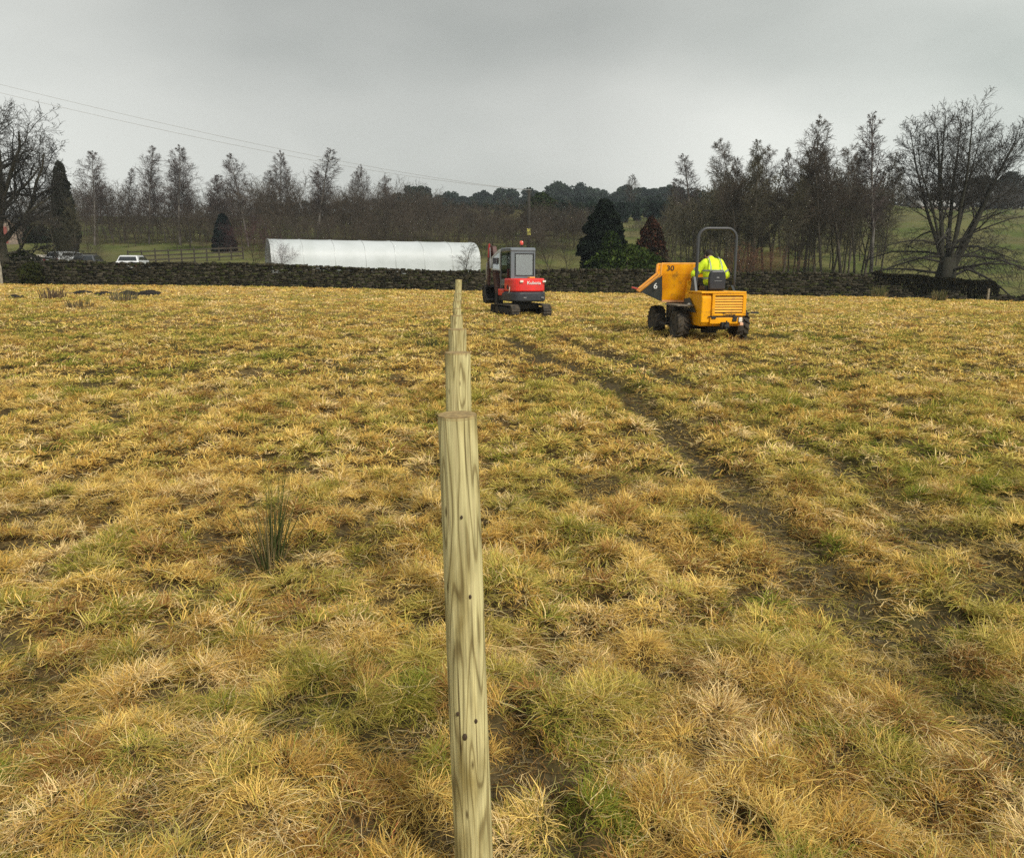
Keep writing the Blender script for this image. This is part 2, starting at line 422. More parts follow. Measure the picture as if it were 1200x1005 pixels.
#        d0   d1   density nseg  length      width
BANDS = [(.9, 3.2, 21000, 4, (.03, .105), .0020), (3.2, 6, 10000, 3, (.035, .115), .0034), (6, 11, 3600, 3, (.04, .13), .0062), (11, 20, 900, 2, (.06, .15), .012), (20, 33, 330, 2, (.07, .16), .022), (33, 49.2, 130, 2, (.07, .17), .036)]
for d0, d1, dens, ns, (l0, l1), w in BANDS:
    x, y = scatter(d0, d1, dens)
    m = rut(x, y)
    k = (rng.random(len(x)) > m * .66) & (y < 49.3)
    x, y, m = x[k], y[k], m[k]; n = len(x)
    colr = pal_pick(x, y, m)
    long_ = rng.random(n) < .7
    L = np.where(long_, rng.uniform(l0 * 1.2, l1, n), rng.uniform(.04, .10, n)) * (1 - .45 * m)
    cs = {.9: .17, 3.2: .19, 6: .24, 11: .32, 20: .42, 33: .55}[d0]
    dd, bx, by, bi = cells(x, y, cs, 400)
    g_ = zones(bx, by); rs_ = sm((fbm(bx / .9, by / .9, 71, 2) - .42) / .2)
    cw = np.cumsum(np.stack([.30 * (1 - .5 * g_), .16 * (1 - .5 * g_) * (1.3 - rs_), .10 + .16 * rs_, .05 + .10 * rs_ * (1 - g_), .15 + .14 * g_, .06 + .08 * g_, .012 + .10 * g_], 1), 1); cw /= cw[:, -1:]
    ti = np.clip(((bi * 7.31 % 1)[:, None] > cw).sum(1), 0, 6)
    thin = rng.random(n) < .62 * sm((dd - .45) / .4)
    colr[thin] = colr[thin] * np.array([.46, .43, .36]); L = np.where(thin, L * .4, L)  # shade of the gaps between tufts is put into these blades' colour
    own = (rng.random(n) < .64) & ~thin
    colr[own] = (TUFT[ti] * rng.uniform(.68, 1.25, n)[:, None])[own]
    colr = colr * (1 - .45 * m)[:, None]
    up_ = np.clip(1 - dd * 1.25, 0, 1); st_ = .35 + 1.0 * (bi * 3.7 % 1)
    L = L * np.clip(.55 + .9 * up_ * st_, .35, 1.4)
    zo = {.9: .070, 3.2: .078, 6: .085, 11: .085, 20: .07, 33: .05}[d0] * up_ ** .7 * st_ * (1 - m)
    out_ = np.arctan2(y - by, x - bx); fl = flow(x, y)
    az = np.arctan2(np.sin(out_) * 1.0 + np.sin(fl) * .7, np.cos(out_) * 1.0 + np.cos(fl) * .7) + rng.normal(0, .75, n)
    e0_k = .5 + .5 * up_
    e0 = np.where(long_, rng.uniform(.15, 1.1, n), rng.uniform(.6, 1.5, n)) * (1 - .6 * m)
    e1 = np.where(long_, rng.uniform(-.9, .25, n), rng.uniform(.2, 1.2, n)) * (1 - .3 * m)
    put(blades(x, y, az, L, w * rng.uniform(.7, 1.3, n), e0 * e0_k, e1, ns, colr, zoff=zo, m=m, clamp=(d0 < 6), curl=2.2 if d0 < 6 else 1.4))
# thatch: thin dead stems lying flat and tangled over the tufts
for d0, d1, dens, ns, w in [(.9, 3.2, 3600, 5, .0018), (3.2, 6, 1500, 4, .0031), (6, 11, 450, 3, .0056)]:
    x, y = scatter(d0, d1, dens); m = rut(x, y); k = (rng.random(len(x)) > m * .5); x, y, m = x[k], y[k], m[k]; n = len(x)
    cs = {.9: .17, 3.2: .19, 6: .24}[d0]; dd, bx, by, bi = cells(x, y, cs, 400)
    zo = .078 * np.clip(1 - dd * 1.25, 0, 1) ** .7 * (.35 + (bi * 3.7 % 1)) * (1 - m) + rng.uniform(.0, .022, n)
    colr = np.array([(.80, .64, .34), (.66, .46, .17), (.48, .30, .12), (.56, .50, .18)])[rng.integers(0, 4, n)] * rng.uniform(.55, 1.15, n)[:, None]
    k = rng.random(n) < .5; tt_ = TUFT[np.clip((bi * 7.31 % 1 * 7).astype(int), 0, 6)] * rng.uniform(.6, 1.2, n)[:, None]; colr[k] = tt_[k]
    put(blades(x, y, flow(x, y) + rng.normal(0, 1.1, n), rng.uniform(.07, .20, n), w * rng.uniform(.7, 1.3, n), rng.uniform(.0, .5, n), rng.uniform(-.6, .1, n), ns, colr * (1 - .4 * m)[:, None], zoff=zo, m=m, clamp=True, curl=2.6))
# tussocks: fountains of long bent stems
TB = [(1.0, 3.2, 3.0, 170, 5, .0021), (3.2, 6, 2.6, 110, 4, .0036), (6, 11, 1.8, 60, 3, .0080), (11, 20, .7, 40, 3, .015), (20, 48.5, .35, 20, 2, .032)]
for d0, d1, dens, nb, ns, w in TB:
    x, y = scatter(d0, d1, dens)
    m = rut(x, y); k = (m < .35) & (y < 48.5) & (np.hypot(x + .14, y - 2.0) > .55); x, y = x[k], y[k]; n = len(x)
    s = rng.uniform(.55, 1.25, n) * (.7 + .6 * fbm(x / 2, y / 2, 91, 2))
    g = zones(x, y)
    tone = rng.random(n)
    X = np.repeat(x, nb); Y = np.repeat(y, nb); S = np.repeat(s, nb); TN = np.repeat(tone, nb); GZ = np.repeat(g, nb); N = len(X)
    bias = np.repeat(rng.uniform(0, 6.28, n), nb)
    bias = np.repeat(flow(x, y), nb); az = rng.uniform(0, 6.28, N); az = np.where(rng.random(N) < .62, bias + rng.normal(0, .55, N), az)
    rad = np.abs(rng.normal(0, .075, N)) * S
    px_ = X + np.cos(az) * rad; py_ = Y + np.sin(az) * rad
    L = rng.uniform(.05, .21, N) * S
    c0 = np.array([(.80, .60, .30)]); c1 = np.array([(.60, .37, .12)]); c2 = np.array([(.50, .42, .10)])
    colr = np.where(TN[:, None] < .38, c0, np.where(TN[:, None] < .66, c1, c2)) * rng.uniform(.6, 1.3, N)[:, None]
    rep = rng.random(N) < .3; cc = pal_pick(px_, py_, np.zeros(N)); colr[rep] = cc[rep]
    put(blades(px_, py_, az, L, w * rng.uniform(.7, 1.3, N), rng.uniform(.2, 1.25, N), rng.uniform(-1.9, -.3, N), ns, colr, zoff=.02 * S, m=np.zeros(N), clamp=(d0 < 6), curl=1.1))
gV = np.concatenate(GV); gF = np.concatenate(GF); gC = np.concatenate(GC)
tag(link_mesh('grass', np_mesh('grass', gV, gF, False, gC), MGR), 'tangled straw and green pasture grass covering the field', 'grass', kind='stuff')
del GV, GF, GC
print('grass quads', len(gF))

# ------------------------------------------------------------------ dry-stone walls
MST = tint_mat('wall_stone', nscale=7, bump=.8, bscale=9)
def stone_wall(name, pts, height, label, cat, seed, thick=.5, cope=True, course=.095, wcol=((.036, .033, .022), (.058, .052, .038), (.018, .017, .012), (.036, .040, .016))):
    """pts: ground line [(x,y)], height(s in 0..1) -> metres above ground"""
    r = np.random.default_rng(seed); V = []; Fc = []; C = []
    cum = [0]
    for a, b in zip(pts[:-1], pts[1:]): cum.append(cum[-1] + math.dist(a, b))
    Ltot = cum[-1]
    def at(s):
        s = min(max(s, 0), Ltot)
        for i in range(len(pts) - 1):
            if s <= cum[i + 1]:
                t = (s - cum[i]) / (cum[i + 1] - cum[i]); a, b = pts[i], pts[i + 1]
                d = ((b[0] - a[0]) / (cum[i + 1] - cum[i]), (b[1] - a[1]) / (cum[i + 1] - cum[i]))
                return a[0] + (b[0] - a[0]) * t, a[1] + (b[1] - a[1]) * t, d
    def block(s0, s1, z0, z1, dep, jit):
        x0, y0, d = at(s0); x1, y1, _ = at(s1); nx, ny = -d[1], d[0]
        j = lambda: r.normal(0, jit)
        base = len(V)
        for (x, y, z) in ((x0, y0, z0), (x1, y1, z0), (x1, y1, z1), (x0, y0, z1)):
            for sgn in (-1, 1):
                V.append((x + nx * (dep * sgn) + j(), y + ny * (dep * sgn) + j(), z + j()))
        for f in ((0, 2, 3, 1), (4, 6, 7, 5), (0, 1, 7, 6), (2, 4, 5, 3), (0, 6, 4, 2), (1, 3, 5, 7)): Fc.append([base + i for i in f])
        cc = np.array(wcol[r.choice(4, p=[.38, .27, .2, .15])]) * r.uniform(.7, 1.35)
        C.extend([cc] * 8)
    z = 0; row = 0
    hmax = max(height(k / 50) for k in range(51))
    while z < hmax:
        ch = course * r.uniform(.8, 1.3); s = -r.random() * .3
        while s < Ltot:
            w = r.uniform(.12, .42); x, y, d = at(s + w / 2); hh = height((s + w / 2) / Ltot); g = hb(x, y) - .08
            if z < hh + r.normal(0, .03):
                dep = thick * .5 * (1 - .25 * z / hmax) + r.normal(0, .012)
                block(max(s, 0), min(s + w, Ltot) - .012, g + z + .008, g + z + ch, dep, .012)
            s += w
        z += ch; row += 1
    if cope:
        s = 0
        while s < Ltot:
            w = r.uniform(.10, .26); x, y, d = at(s + w / 2); g = hb(x, y) - .08 + height((s + w / 2) / Ltot)
            block(s, s + w - .015, g - .02, g + r.uniform(.08, .16), thick * .42, .03)
            s += w
    return tag(link_mesh(name, np_mesh(name, np.array(V), np.array(Fc), False, np.array(C)), MST), label, cat)
topx = [(-260, 303), (0, 305), (25, 305), (80, 304), (150, 307), (210, 306), (330, 308), (440, 313), (520, 316), (600, 315), (700, 314), (780, 315), (870, 318), (960, 318), (1022, 321)]
TX = [P(a, b, WALLY).x for a, b in topx]; TZ = [P(a, b, WALLY).z for a, b in topx]
wx0, wx1 = -62, P(1024, 320, WALLY).x
stone_wall('stone_wall', [(wx0, WALLY), (-20, WALLY), (0, WALLY), (wx1, WALLY)], lambda t: float(np.interp(wx0 + t * (wx1 - wx0), TX, TZ)) - hb(wx0 + t * (wx1 - wx0), WALLY) - .1,
           'long dark dry-stone field wall with rough coping along the far edge of the field', 'wall', 3)
stone_wall('stone_wall', [(wx1 + .1, WALLY + .1), (P(1120, 345, 49).x, 49.2), (45, 49)], lambda t: .45 + .22 * math.sin(t * 40) * (t < .3) + .1 * math.sin(t * 90) + (.45 * (1 - t * 7) if t < .14 else 0),
           'low tumbledown stone wall below the trimmed hedge and big bare tree', 'wall', 5, cope=False)

# ------------------------------------------------------------------ leafy masses
def leaf_mesh(name, pts, nrm, size, mat_, parent=None, r=None, colors=None, flat=.5):
    n = len(pts); r = r or np.random.default_rng(1)
    a = r.normal(size=(n, 3)); a += nrm * flat * 0; a /= np.linalg.norm(a, axis=1)[:, None]
    b = r.normal(size=(n, 3)); b -= a * (a * b).sum(1)[:, None]; b /= np.linalg.norm(b, axis=1)[:, None]
    s = (size * r.uniform(.5, 1.5, n))[:, None]
    V = np.stack([pts - a * s, pts + b * s * .55, pts + a * s, pts - b * s * .55], 1).reshape(-1, 3)
    Fc = np.arange(4 * n).reshape(n, 4)
    C = None if colors is None else np.repeat(colors, 4, 0)
    return link_mesh(name, np_mesh(name, V, Fc, False, C), mat_, parent)
MLF = tint_mat('leaves', translucent=.12)
MBARK = mat('bark', (.075, .062, .042), .9, col2=(.035, .035, .018), vscale=5, bump=.6, bscale=12)
MMOSS = mat('mossy_bark', (.024, .024, .012), .95, col2=(.028, .026, .018), vscale=2.5, bump=.6, bscale=12)
def crown_points(N, prof, r, lump=.18, shell=.75):
    """prof(t) -> radius at height fraction t; points in a lumpy shell, unit height"""
    t = r.random(N * 2); rad = prof(t); k = r.random(N * 2) * rad.max() < rad; t = t[k][:N]; rad = rad[k][:N]; n = len(t)
    a = r.uniform(0, 2 * np.pi, n)
    l = 1 + lump * 2 * (fbm(a * 2.2 + 9, t * 9, int(r.integers(99)), 3) - .5) + lump * 1.2 * (vn(a * 5, t * 22, 4) - .5)
    q = rad * l * (shell + (1 - shell) * r.random(n) ** .5) * np.where(r.random(n) < .25, r.random(n) ** .5, 1)
    return np.stack([np.cos(a) * q, np.sin(a) * q, t], 1), l
def leafy(name, loc, height, prof, N, size, cols, label, cat, group=None, seed=1, lump=.18, trunk=.12, base=.02, stretch=(1, 1)):
    r = np.random.default_rng(seed)
    root = empty(name, loc, r.uniform(0, 6), label, cat, group)
    p, l = crown_points(N, prof, r, lump)
    p[:, 2] = base + p[:, 2] * (1 - base)
    p *= height; p[:, 0] *= stretch[0]; p[:, 1] *= stretch[1]
    cols = np.array(cols); k = r.integers(0, len(cols), len(p))
    v = vn(p[:, 0] / height * 14 + 50, p[:, 2] / height * 14, seed)
    C = cols[np.clip((v * len(cols) + r.normal(0, .5, len(p))).astype(int), 0, len(cols) - 1)] * r.uniform(.7, 1.3, len(p))[:, None]
    leaf_mesh('crown', p, 0, size, MLF, root, r, C)
    m = MB(); m.tube([(0, 0, -.2), (0, 0, height * .5), (0, 0, height * .92)], [trunk, trunk * .7, trunk * .2], 7)
    for i in range(5):
        a = i * 1.3; z = height * (.15 + .13 * i); rr = float(prof(np.array([z / height]))[0]) * height * .6
        m.tube([(0, 0, z), (math.cos(a) * rr, math.sin(a) * rr, z + rr * .5)], [trunk * .4, trunk * .12], 5)
    m.build('trunk', MBARK, root)
    return root
def at_px(px, Y): x = P(px, 300, Y).x; return x, Y, hb(x, Y)
def hgt(top, Y, px=600): x, y, z = at_px(px, Y); return P(px, top, Y).z - z

# ------------------------------------------------------------------ bare trees
def grow(out, rnd, p, d, L, r, lvl, S):
    n = S['seg'][lvl]; pts = [p.copy()]; rad = [r]; dirs = []
    w = S['wob'][lvl]; tr = S['trop'][lvl]; tap = S['tap'][lvl]
    for i in range(n):
        d = (d + Vector((rnd.gauss(0, w), rnd.gauss(0, w), rnd.gauss(0, w) + tr))).normalized()
        p = p + d * (L / n); pts.append(p.copy()); dirs.append(d.copy()); rad.append(r * (1 - (i + 1) / n * (1 - tap)))
    out[lvl].append((pts, rad))
    if lvl + 1 >= len(S['seg']): return
    nb = S['nb'][lvl]; nb = nb if isinstance(nb, int) else int(rnd.uniform(*nb))
    az = rnd.uniform(0, 6.28); st = S['start'][lvl]
    for k in range(nb):
        t = min(.999, st + (1 - st) * (k + rnd.random()) / nb)
        i = min(n - 1, int(t * n)); f = t * n - i
        q = pts[i].lerp(pts[i + 1], f); rr = rad[i] + (rad[i + 1] - rad[i]) * f
        az += 2.4 + rnd.uniform(-.5, .5)
        dd = dirs[i]; a = Vector((0, 0, 1)) if abs(dd.z) < .95 else Vector((1, 0, 0))
        e1 = dd.cross(a).normalized(); e2 = dd.cross(e1)
        ang = R(rnd.gauss(S['ang'][lvl], S['angv'][lvl]))
        nd = dd * math.cos(ang) + (e1 * math.cos(az) + e2 * math.sin(az)) * math.sin(ang)
        tt = (t - st) / (1 - st)
        LL = L * S['ratio'][lvl] * S['prof'][lvl](tt) * rnd.uniform(.75, 1.25)
        grow(out, rnd, q, nd, LL, min(rr * S['rr'][lvl], rr * .9) * (.6 + .4 * S['prof'][lvl](tt)), lvl + 1, S)
def tubes_np(polys, sides, rmin=0):
    by = {}
    for p, r in polys: by.setdefault(len(p), []).append((p, r))
    Vs, Fs, off = [], [], 0
    for n, L in by.items():
        A = np.array([[tuple(v) for v in p] for p, _ in L]); Rr = np.maximum(np.array([r for _, r in L]), rmin)
        T = np.gradient(A, axis=1); T /= np.linalg.norm(T, axis=2)[..., None] + 1e-9
        up = np.where(np.abs(T[:, :1, 2:3]) < .9, np.array([0, 0, 1.]), np.array([1., 0, 0])); up = np.broadcast_to(up, A.shape)
        a = np.cross(T, up); a /= np.linalg.norm(a, axis=2)[..., None] + 1e-9; b = np.cross(T, a)
        th = np.arange(sides) * 2 * np.pi / sides
        X = A[:, :, None] + (a[:, :, None] * np.cos(th)[:, None] + b[:, :, None] * np.sin(th)[:, None]) * Rr[:, :, None, None]
        m = len(L); Vs.append(X.reshape(-1, 3))
        base = (np.arange(m) * n * sides)[:, None, None, None] + (np.arange(n - 1) * sides)[None, :, None, None]
        k = np.arange(sides); q = np.stack([k, (k + 1) % sides, (k + 1) % sides + sides, k + sides], -1)[None, None]
        Fs.append((base + q).reshape(-1, 4) + off); off += m * n * sides
    return np.concatenate(Vs), np.concatenate(Fs)
one = lambda t: 1.0
SPEC = {
 'birch': dict(seg=(9, 4, 3, 2), nb=(38, 10, 7), start=(.2, .15, .1), ang=(42, 38, 35), angv=(8, 10, 12), ratio=(.27, .40, .8), rr=(.36, .45, .5), wob=(.03, .09, .14, .15), trop=(.02, .045, .0, -.06), tap=(.10, .2, .3, .5),
               prof=(lambda t: (.45 + 1.3 * t) * (1 - t) ** .95 + .07, lambda t: 1.1 - .6 * t, one)),
 'slim': dict(seg=(9, 4, 3, 2), nb=(46, 7, 6), start=(.32, .15, .1), ang=(36, 35, 35), angv=(8, 10, 12), ratio=(.16, .38, .8), rr=(.38, .5, .5), wob=(.03, .1, .14, .15), trop=(.02, .05, .0, -.04), tap=(.10, .2, .3, .5),
              prof=(lambda t: (.6 + .9 * t) * (1 - t) ** .85 + .09, lambda t: 1.1 - .6 * t, one)),
 'alder': dict(seg=(9, 5, 3, 2), nb=(26, 9, 9), start=(.42, .2, .1), ang=(52, 42, 40), angv=(12, 12, 14), ratio=(.21, .42, .75), rr=(.42, .5, .5), wob=(.05, .13, .17, .2), trop=(.02, .07, .02, .0), tap=(.15, .2, .3, .5),
               prof=(lambda t: (1 - t * .68) , lambda t: 1.1 - .6 * t, one)),
 'shrub': dict(seg=(4, 5, 4, 2), nb=(26, 11, 9), start=(.03, .12, .1), ang=(38, 40, 38), angv=(20, 14, 14), ratio=(.95, .45, .45), rr=(.5, .45, .5), wob=(.07, .10, .16, .2), trop=(.02, .05, .02, .0), tap=(.3, .2, .3, .5),
               prof=(lambda t: (1 - t * .45), lambda t: 1.1 - .6 * t, one)),
 'bushy': dict(seg=(7, 5, 3, 2), nb=(20, 9, 8), start=(.12, .15, .1), ang=(42, 40, 38), angv=(12, 12, 14), ratio=(.48, .42, .48), rr=(.5, .5, .5), wob=(.07, .12, .16, .2), trop=(.02, .08, .02, .0), tap=(.2, .2, .3, .5),
               prof=(lambda t: (1 - t * .7), lambda t: 1.1 - .6 * t, one)),
 'oak': dict(seg=(5, 7, 5, 4, 2), nb=(9, 10, 9, 7), start=(.42, .22, .15, .1), ang=(58, 46, 45, 42), angv=(14, 14, 15, 15), ratio=(1.38, .48, .46, .42), rr=(.55, .55, .5, .5), wob=(.05, .22, .26, .26, .25), trop=(0, .10, .05, .02, 0), tap=(.65, .25, .25, .3, .5),
             prof=(lambda t: 1 - .15 * t, lambda t: 1.1 - .6 * t, one, one)),
}
def bare_mesh(kind, seed, height, r0, rmin=.010, cones=0, S=None):
    rnd = random.Random(seed); S = S or SPEC[kind]; out = [[] for _ in S['seg']]
    L0 = height if kind != 'oak' else height * .42
    grow(out, rnd, Vector((0, 0, -.25)), Vector((rnd.gauss(0, .03), rnd.gauss(0, .03), 1)).normalized(), L0, r0, 0, S)
    return out
def bare_objs(out, root, mt, mc, rmin=.0075, ntr=1, sides=(9, 5, 4, 3, 3)):
    tv = [tubes_np(l, sides[i], rmin) for i, l in enumerate(out)]
    def join(lst):
        V, Fc, o = [], [], 0
        for v, f in lst: V.append(v); Fc.append(f + o); o += len(v)
        return np.concatenate(V), np.concatenate(Fc)
    v, f = join(tv[:ntr]); link_mesh('trunk', np_mesh('trunk', v, f, True), mt, root)
    v, f = join(tv[ntr:]); link_mesh('crown', np_mesh('crown', v, f, False), mc, root)
MBIR = mat('birch_bark', (.20, .185, .16), .8, col2=(.065, .05, .042), vscale=1.3, bump=.3)
MTW = mat('birch_twigs', (.080, .056, .048), .9, col2=(.050, .038, .034), vscale=.6)
MALT = mat('alder_bark', (.085, .070, .050), .9, col2=(.050, .042, .028), vscale=1.2)
MTWG = mat('greenish_twigs', (.100, .088, .048), .9, col2=(.060, .053, .032), vscale=.7)
MTWB = mat('brown_twigs', (.080, .060, .040), .9, col2=(.050, .040, .030), vscale=.5)
MTWD = mat('dark_twigs', (.028, .024, .018), .9, col2=(.020, .018, .013), vscale=.5)
MTWR = mat('purple_twigs', (.095, .042, .042), .9, col2=(.06, .034, .034), vscale=.7)
PROTO = {}
def plant_bare(kind, px, top, Y, label, cat='tree', group=None, var=0, mt=None, mc=None, wide=1.0, name=None, base_r=.1):
    if cat == 'shrub': kind = 'shrub'
    key = (kind, var, mt.name if mt else '', mc.name if mc else '')
    x, y, z = at_px(px, Y); h = P(px, top, Y).z - z
    if key not in PROTO:
        root = empty('proto', (0, 0, 0)); out = bare_mesh(kind, 100 + var * 17 + len(kind), 10.0, base_r)
        top_ = max(max(v.z for v in p[-1:]) for l in out for p, _ in l)
        bare_objs(out, root, mt, mc)
        PROTO[key] = (root, top_); o = root
    else: o = copy_tree(PROTO[key][0])
    s = h / PROTO[key][1]
    o.name = name or {'birch': 'birch_tree', 'slim': 'birch_tree', 'alder': 'alder_tree', 'bushy': 'bare_shrub', 'shrub': 'bare_shrub', 'oak': 'oak_tree'}[kind]
    o.location = (x, y, z); o.scale = (s * wide * (1.3 if kind == 'birch' else 1.1), s * wide * (1.3 if kind == 'birch' else 1.1), s); o.rotation_euler = (0, 0, (px * 1.7) % 6.28)
    tag(o, label, cat, group); return o
def poly_merge(items):
    V, Fc, o = [], [], 0
    for v, f in items: V.append(v); Fc.append(f + o); o += len(v)
    return np.concatenate(V), np.concatenate(Fc)

gB = 'bare birches standing behind the stone wall on the left'
for px, top, Y, k, var, w, lab in [
    (112, 174, 92, 'birch', 0, .9, 'bare birch with a tall feathery top just right of the pointed conifer'),
    (148, 196, 100, 'slim', 0, 1.2, 'thin low bare birch in the gap between two taller birches on the left'),
    (176, 169, 95, 'birch', 1, .8, 'tall narrow bare birch, left of a matching pair over the rail fence'),
    (212, 169, 93, 'birch', 2, .95, 'tall dense bare birch, right of a matching pair over the rail fence'),
    (252, 203, 96, 'birch', 0, 1.1, 'short round-topped bare birch above the small dark conifer'),
    (292, 179, 90, 'birch', 1, .95, 'bare birch rising above the purple bush left of the white tunnel'),
    (330, 176, 93, 'birch', 2, .8, 'bare birch rising over the left end of the white tunnel'),
    (372, 172, 90, 'slim', 1, 1.6, 'tallest pale bare birch rising behind the white tunnel'),
    (388, 200, 94, 'birch', 1, 1.0, 'lower brown birch leaning against the tallest birch behind the tunnel'),
    (414, 200, 97, 'birch', 0, .7, 'slim bare birch over the middle of the white tunnel, left of two close ones'),
    (432, 192, 99, 'birch', 2, .7, 'slim bare birch over the middle of the white tunnel with the taller tip'),
    (134, 206, 104, 'alder', 1, 1.1, 'rounder bare tree low between the first and second tall birches'),
    (196, 196, 99, 'alder', 2, .9, 'lower bare tree filling the gap of the matching birch pair'),
    (226, 186, 97, 'birch', 1, .8, 'bare birch touching the dense one of the matching pair on its right'),
    (272, 206, 100, 'alder', 0, 1.1, 'rounded bare tree between the short birch and the purple bush birch'),
    (312, 200, 101, 'alder', 1, 1.0, 'rounded bare tree between the two birches over the tunnel end'),
    (351, 204, 103, 'alder', 2, 1.1, 'rounded bare tree left of the tallest pale birch'),
    (448, 204, 104, 'alder', 0, 1.0, 'wispy bare tree left of the last small birch'),
    (462, 214, 102, 'birch', 1, .8, 'last small bare birch before the pine wood begins')]:
    plant_bare(k, px, top, Y, lab, 'birch tree', gB, var, MBIR, MTW, w)
gR = 'bare trees standing behind the stone wall on the right'
for px, top, Y, k, var, w, lab, mt_, mc_ in [
    (814, 176, 78, 'slim', 0, 1.5, 'lone pale slender birch between the reddish conifer and the yellow dumper', MBIR, MTW),
    (792, 208, 95, 'birch', 0, .8, 'small faint birch left of the lone slender birch', MBIR, MTW),
    (851, 205, 70, 'alder', 0, .9, 'greenish bare tree directly above the dumper roll bar', MALT, MTWG),
    (868, 158, 62, 'alder', 1, .95, 'bare tree leaning left, first tall one right of the dumper', MALT, MTWB),
    (884, 164, 61, 'slim', 2, 1.2, 'thin bare tree with a cone-speckled top beside the leaning one', MALT, MTWG),
    (905, 168, 64, 'alder', 2, .8, 'bare tree with open crown left of the tallest spire-topped birch', MALT, MTWB),
    (918, 210, 58, 'slim', 1, 1.3, 'short greenish bare tree with two dark stems behind the wall', MALT, MTWG),
    (936, 134, 60, 'birch', 2, .75, 'spire-topped bare birch, tallest of the clump right of the dumper', MALT, MTWB),
    (950, 190, 60, 'alder', 1, .7, 'low bare tree tucked right of the spire-topped birch', MALT, MTWG),
    (966, 162, 58, 'alder', 0, .85, 'round-topped alder with dark cones, left of its pair', MALT, MTWB),
    (988, 172, 61, 'slim', 0, 1.3, 'slender bare tree squeezed between two round-topped alders', MALT, MTWB),
    (1004, 163, 57, 'alder', 2, .9, 'round-topped alder with dark cones, right of its pair', MALT, MTWB),
    (843, 214, 72, 'alder', 2, .9, 'low bare tree right behind the left leg of the roll bar', MALT, MTWG),
    (860, 182, 66, 'birch', 1, .7, 'bare tree rising between the roll bar top and the leaning tree', MALT, MTWB),
    (876, 176, 67, 'alder', 2, .7, 'bare tree between the leaning one and the cone-speckled thin one', MALT, MTWG),
    (896, 180, 66, 'birch', 0, .8, 'bare tree right of the cone-speckled thin one', MALT, MTWB),
    (925, 170, 65, 'alder', 0, .7, 'bare tree close on the left of the spire-topped birch', MALT, MTWB),
    (944, 168, 64, 'slim', 2, 1.3, 'thin bare tree close on the right of the spire-topped birch', MALT, MTWB),
    (957, 174, 66, 'birch', 1, .8, 'bare tree left of the left round-topped alder', MALT, MTWG),
    (977, 168, 63, 'alder', 1, .8, 'bare tree filling the gap between the two round-topped alders', MALT, MTWB),
    (996, 176, 64, 'birch', 2, .7, 'bare tree just left of the right round-topped alder', MALT, MTWG),
    (1014, 178, 65, 'alder', 1, .8, 'bare tree between the right alder and the very slim tall birch', MALT, MTWB),
    (1034, 196, 66, 'birch', 0, .7, 'short bare tree between the very slim birch and the big bare tree', MALT, MTWG),
    (1023, 125, 60, 'slim', 1, 1.1, 'very slim tall birch with feathery tip nearest the big bare tree', MBIR, MTW)]:
    plant_bare(k, px, top, Y, lab, 'tree', gR, var, mt_, mc_, w)
plant_bare('birch', 736, 204, 210, 'small distant bare tree topping the pine wood above the dark conifer', 'tree', None, 2, MALT, MTWB, 1.2, 'distant_tree')
plant_bare('bushy', 543, 283, 56, 'small bare sapling in front of the right end of the white tunnel', 'sapling', None, 0, MALT, MTWB, 1.5, 'sapling')
plant_bare('bushy', 327, 279, 57, 'dark drooping bare shrub overhanging the left end of the white tunnel', 'shrub', None, 1, MALT, MTWR, 1.0, 'bare_shrub')
plant_bare('bushy', 300, 250, 62, 'purple-brown bare bush left of the white tunnel', 'shrub', None, 1, MALT, MTWR, 1.2, 'bare_shrub')
plant_bare('bushy', 645, 258, 66, 'rounded brown bare bush behind the wall right of the excavator', 'shrub', None, 0, MALT, MTWB, 1.5, 'bare_shrub')
plant_bare('bushy', 665, 272, 70, 'lower brown bare bush between the rounded bush and the dark conifer', 'shrub', None, 1, MALT, MTWB, 1.3, 'bare_shrub')
plant_bare('bushy', 606, 288, 60, 'low greenish bare bush behind the excavator cab', 'shrub', None, 0, MALT, MTWG, 1.6, 'bare_shrub')
plant_bare('bushy', 870, 282, 57, 'low russet bush behind the wall under the roll bar', 'shrub', None, 1, MALT, mat('russet_twigs', (.17, .08, .04), .9), 2.2, 'bare_shrub')
plant_bare('bushy', 80, 262, 58, 'leafless greenish shrub in front of the pointed conifer', 'shrub', None, 0, MALT, MTWG, .9, 'bare_shrub')
plant_bare('alder', 90, 232, 66, 'open bare tree in front of the right side of the pointed conifer', 'tree', gB, 1, MALT, MTWG, .9)
plant_bare('alder', 66, 222, 64, 'bare tree between the gnarled oak and the pointed conifer', 'tree', gB, 2, MALT, MTWB, .9)
plant_bare('bushy', 108, 268, 62, 'leafless brown shrub behind the left parked car', 'shrub', None, 1, MALT, MTWB, 1.1, 'bare_shrub')

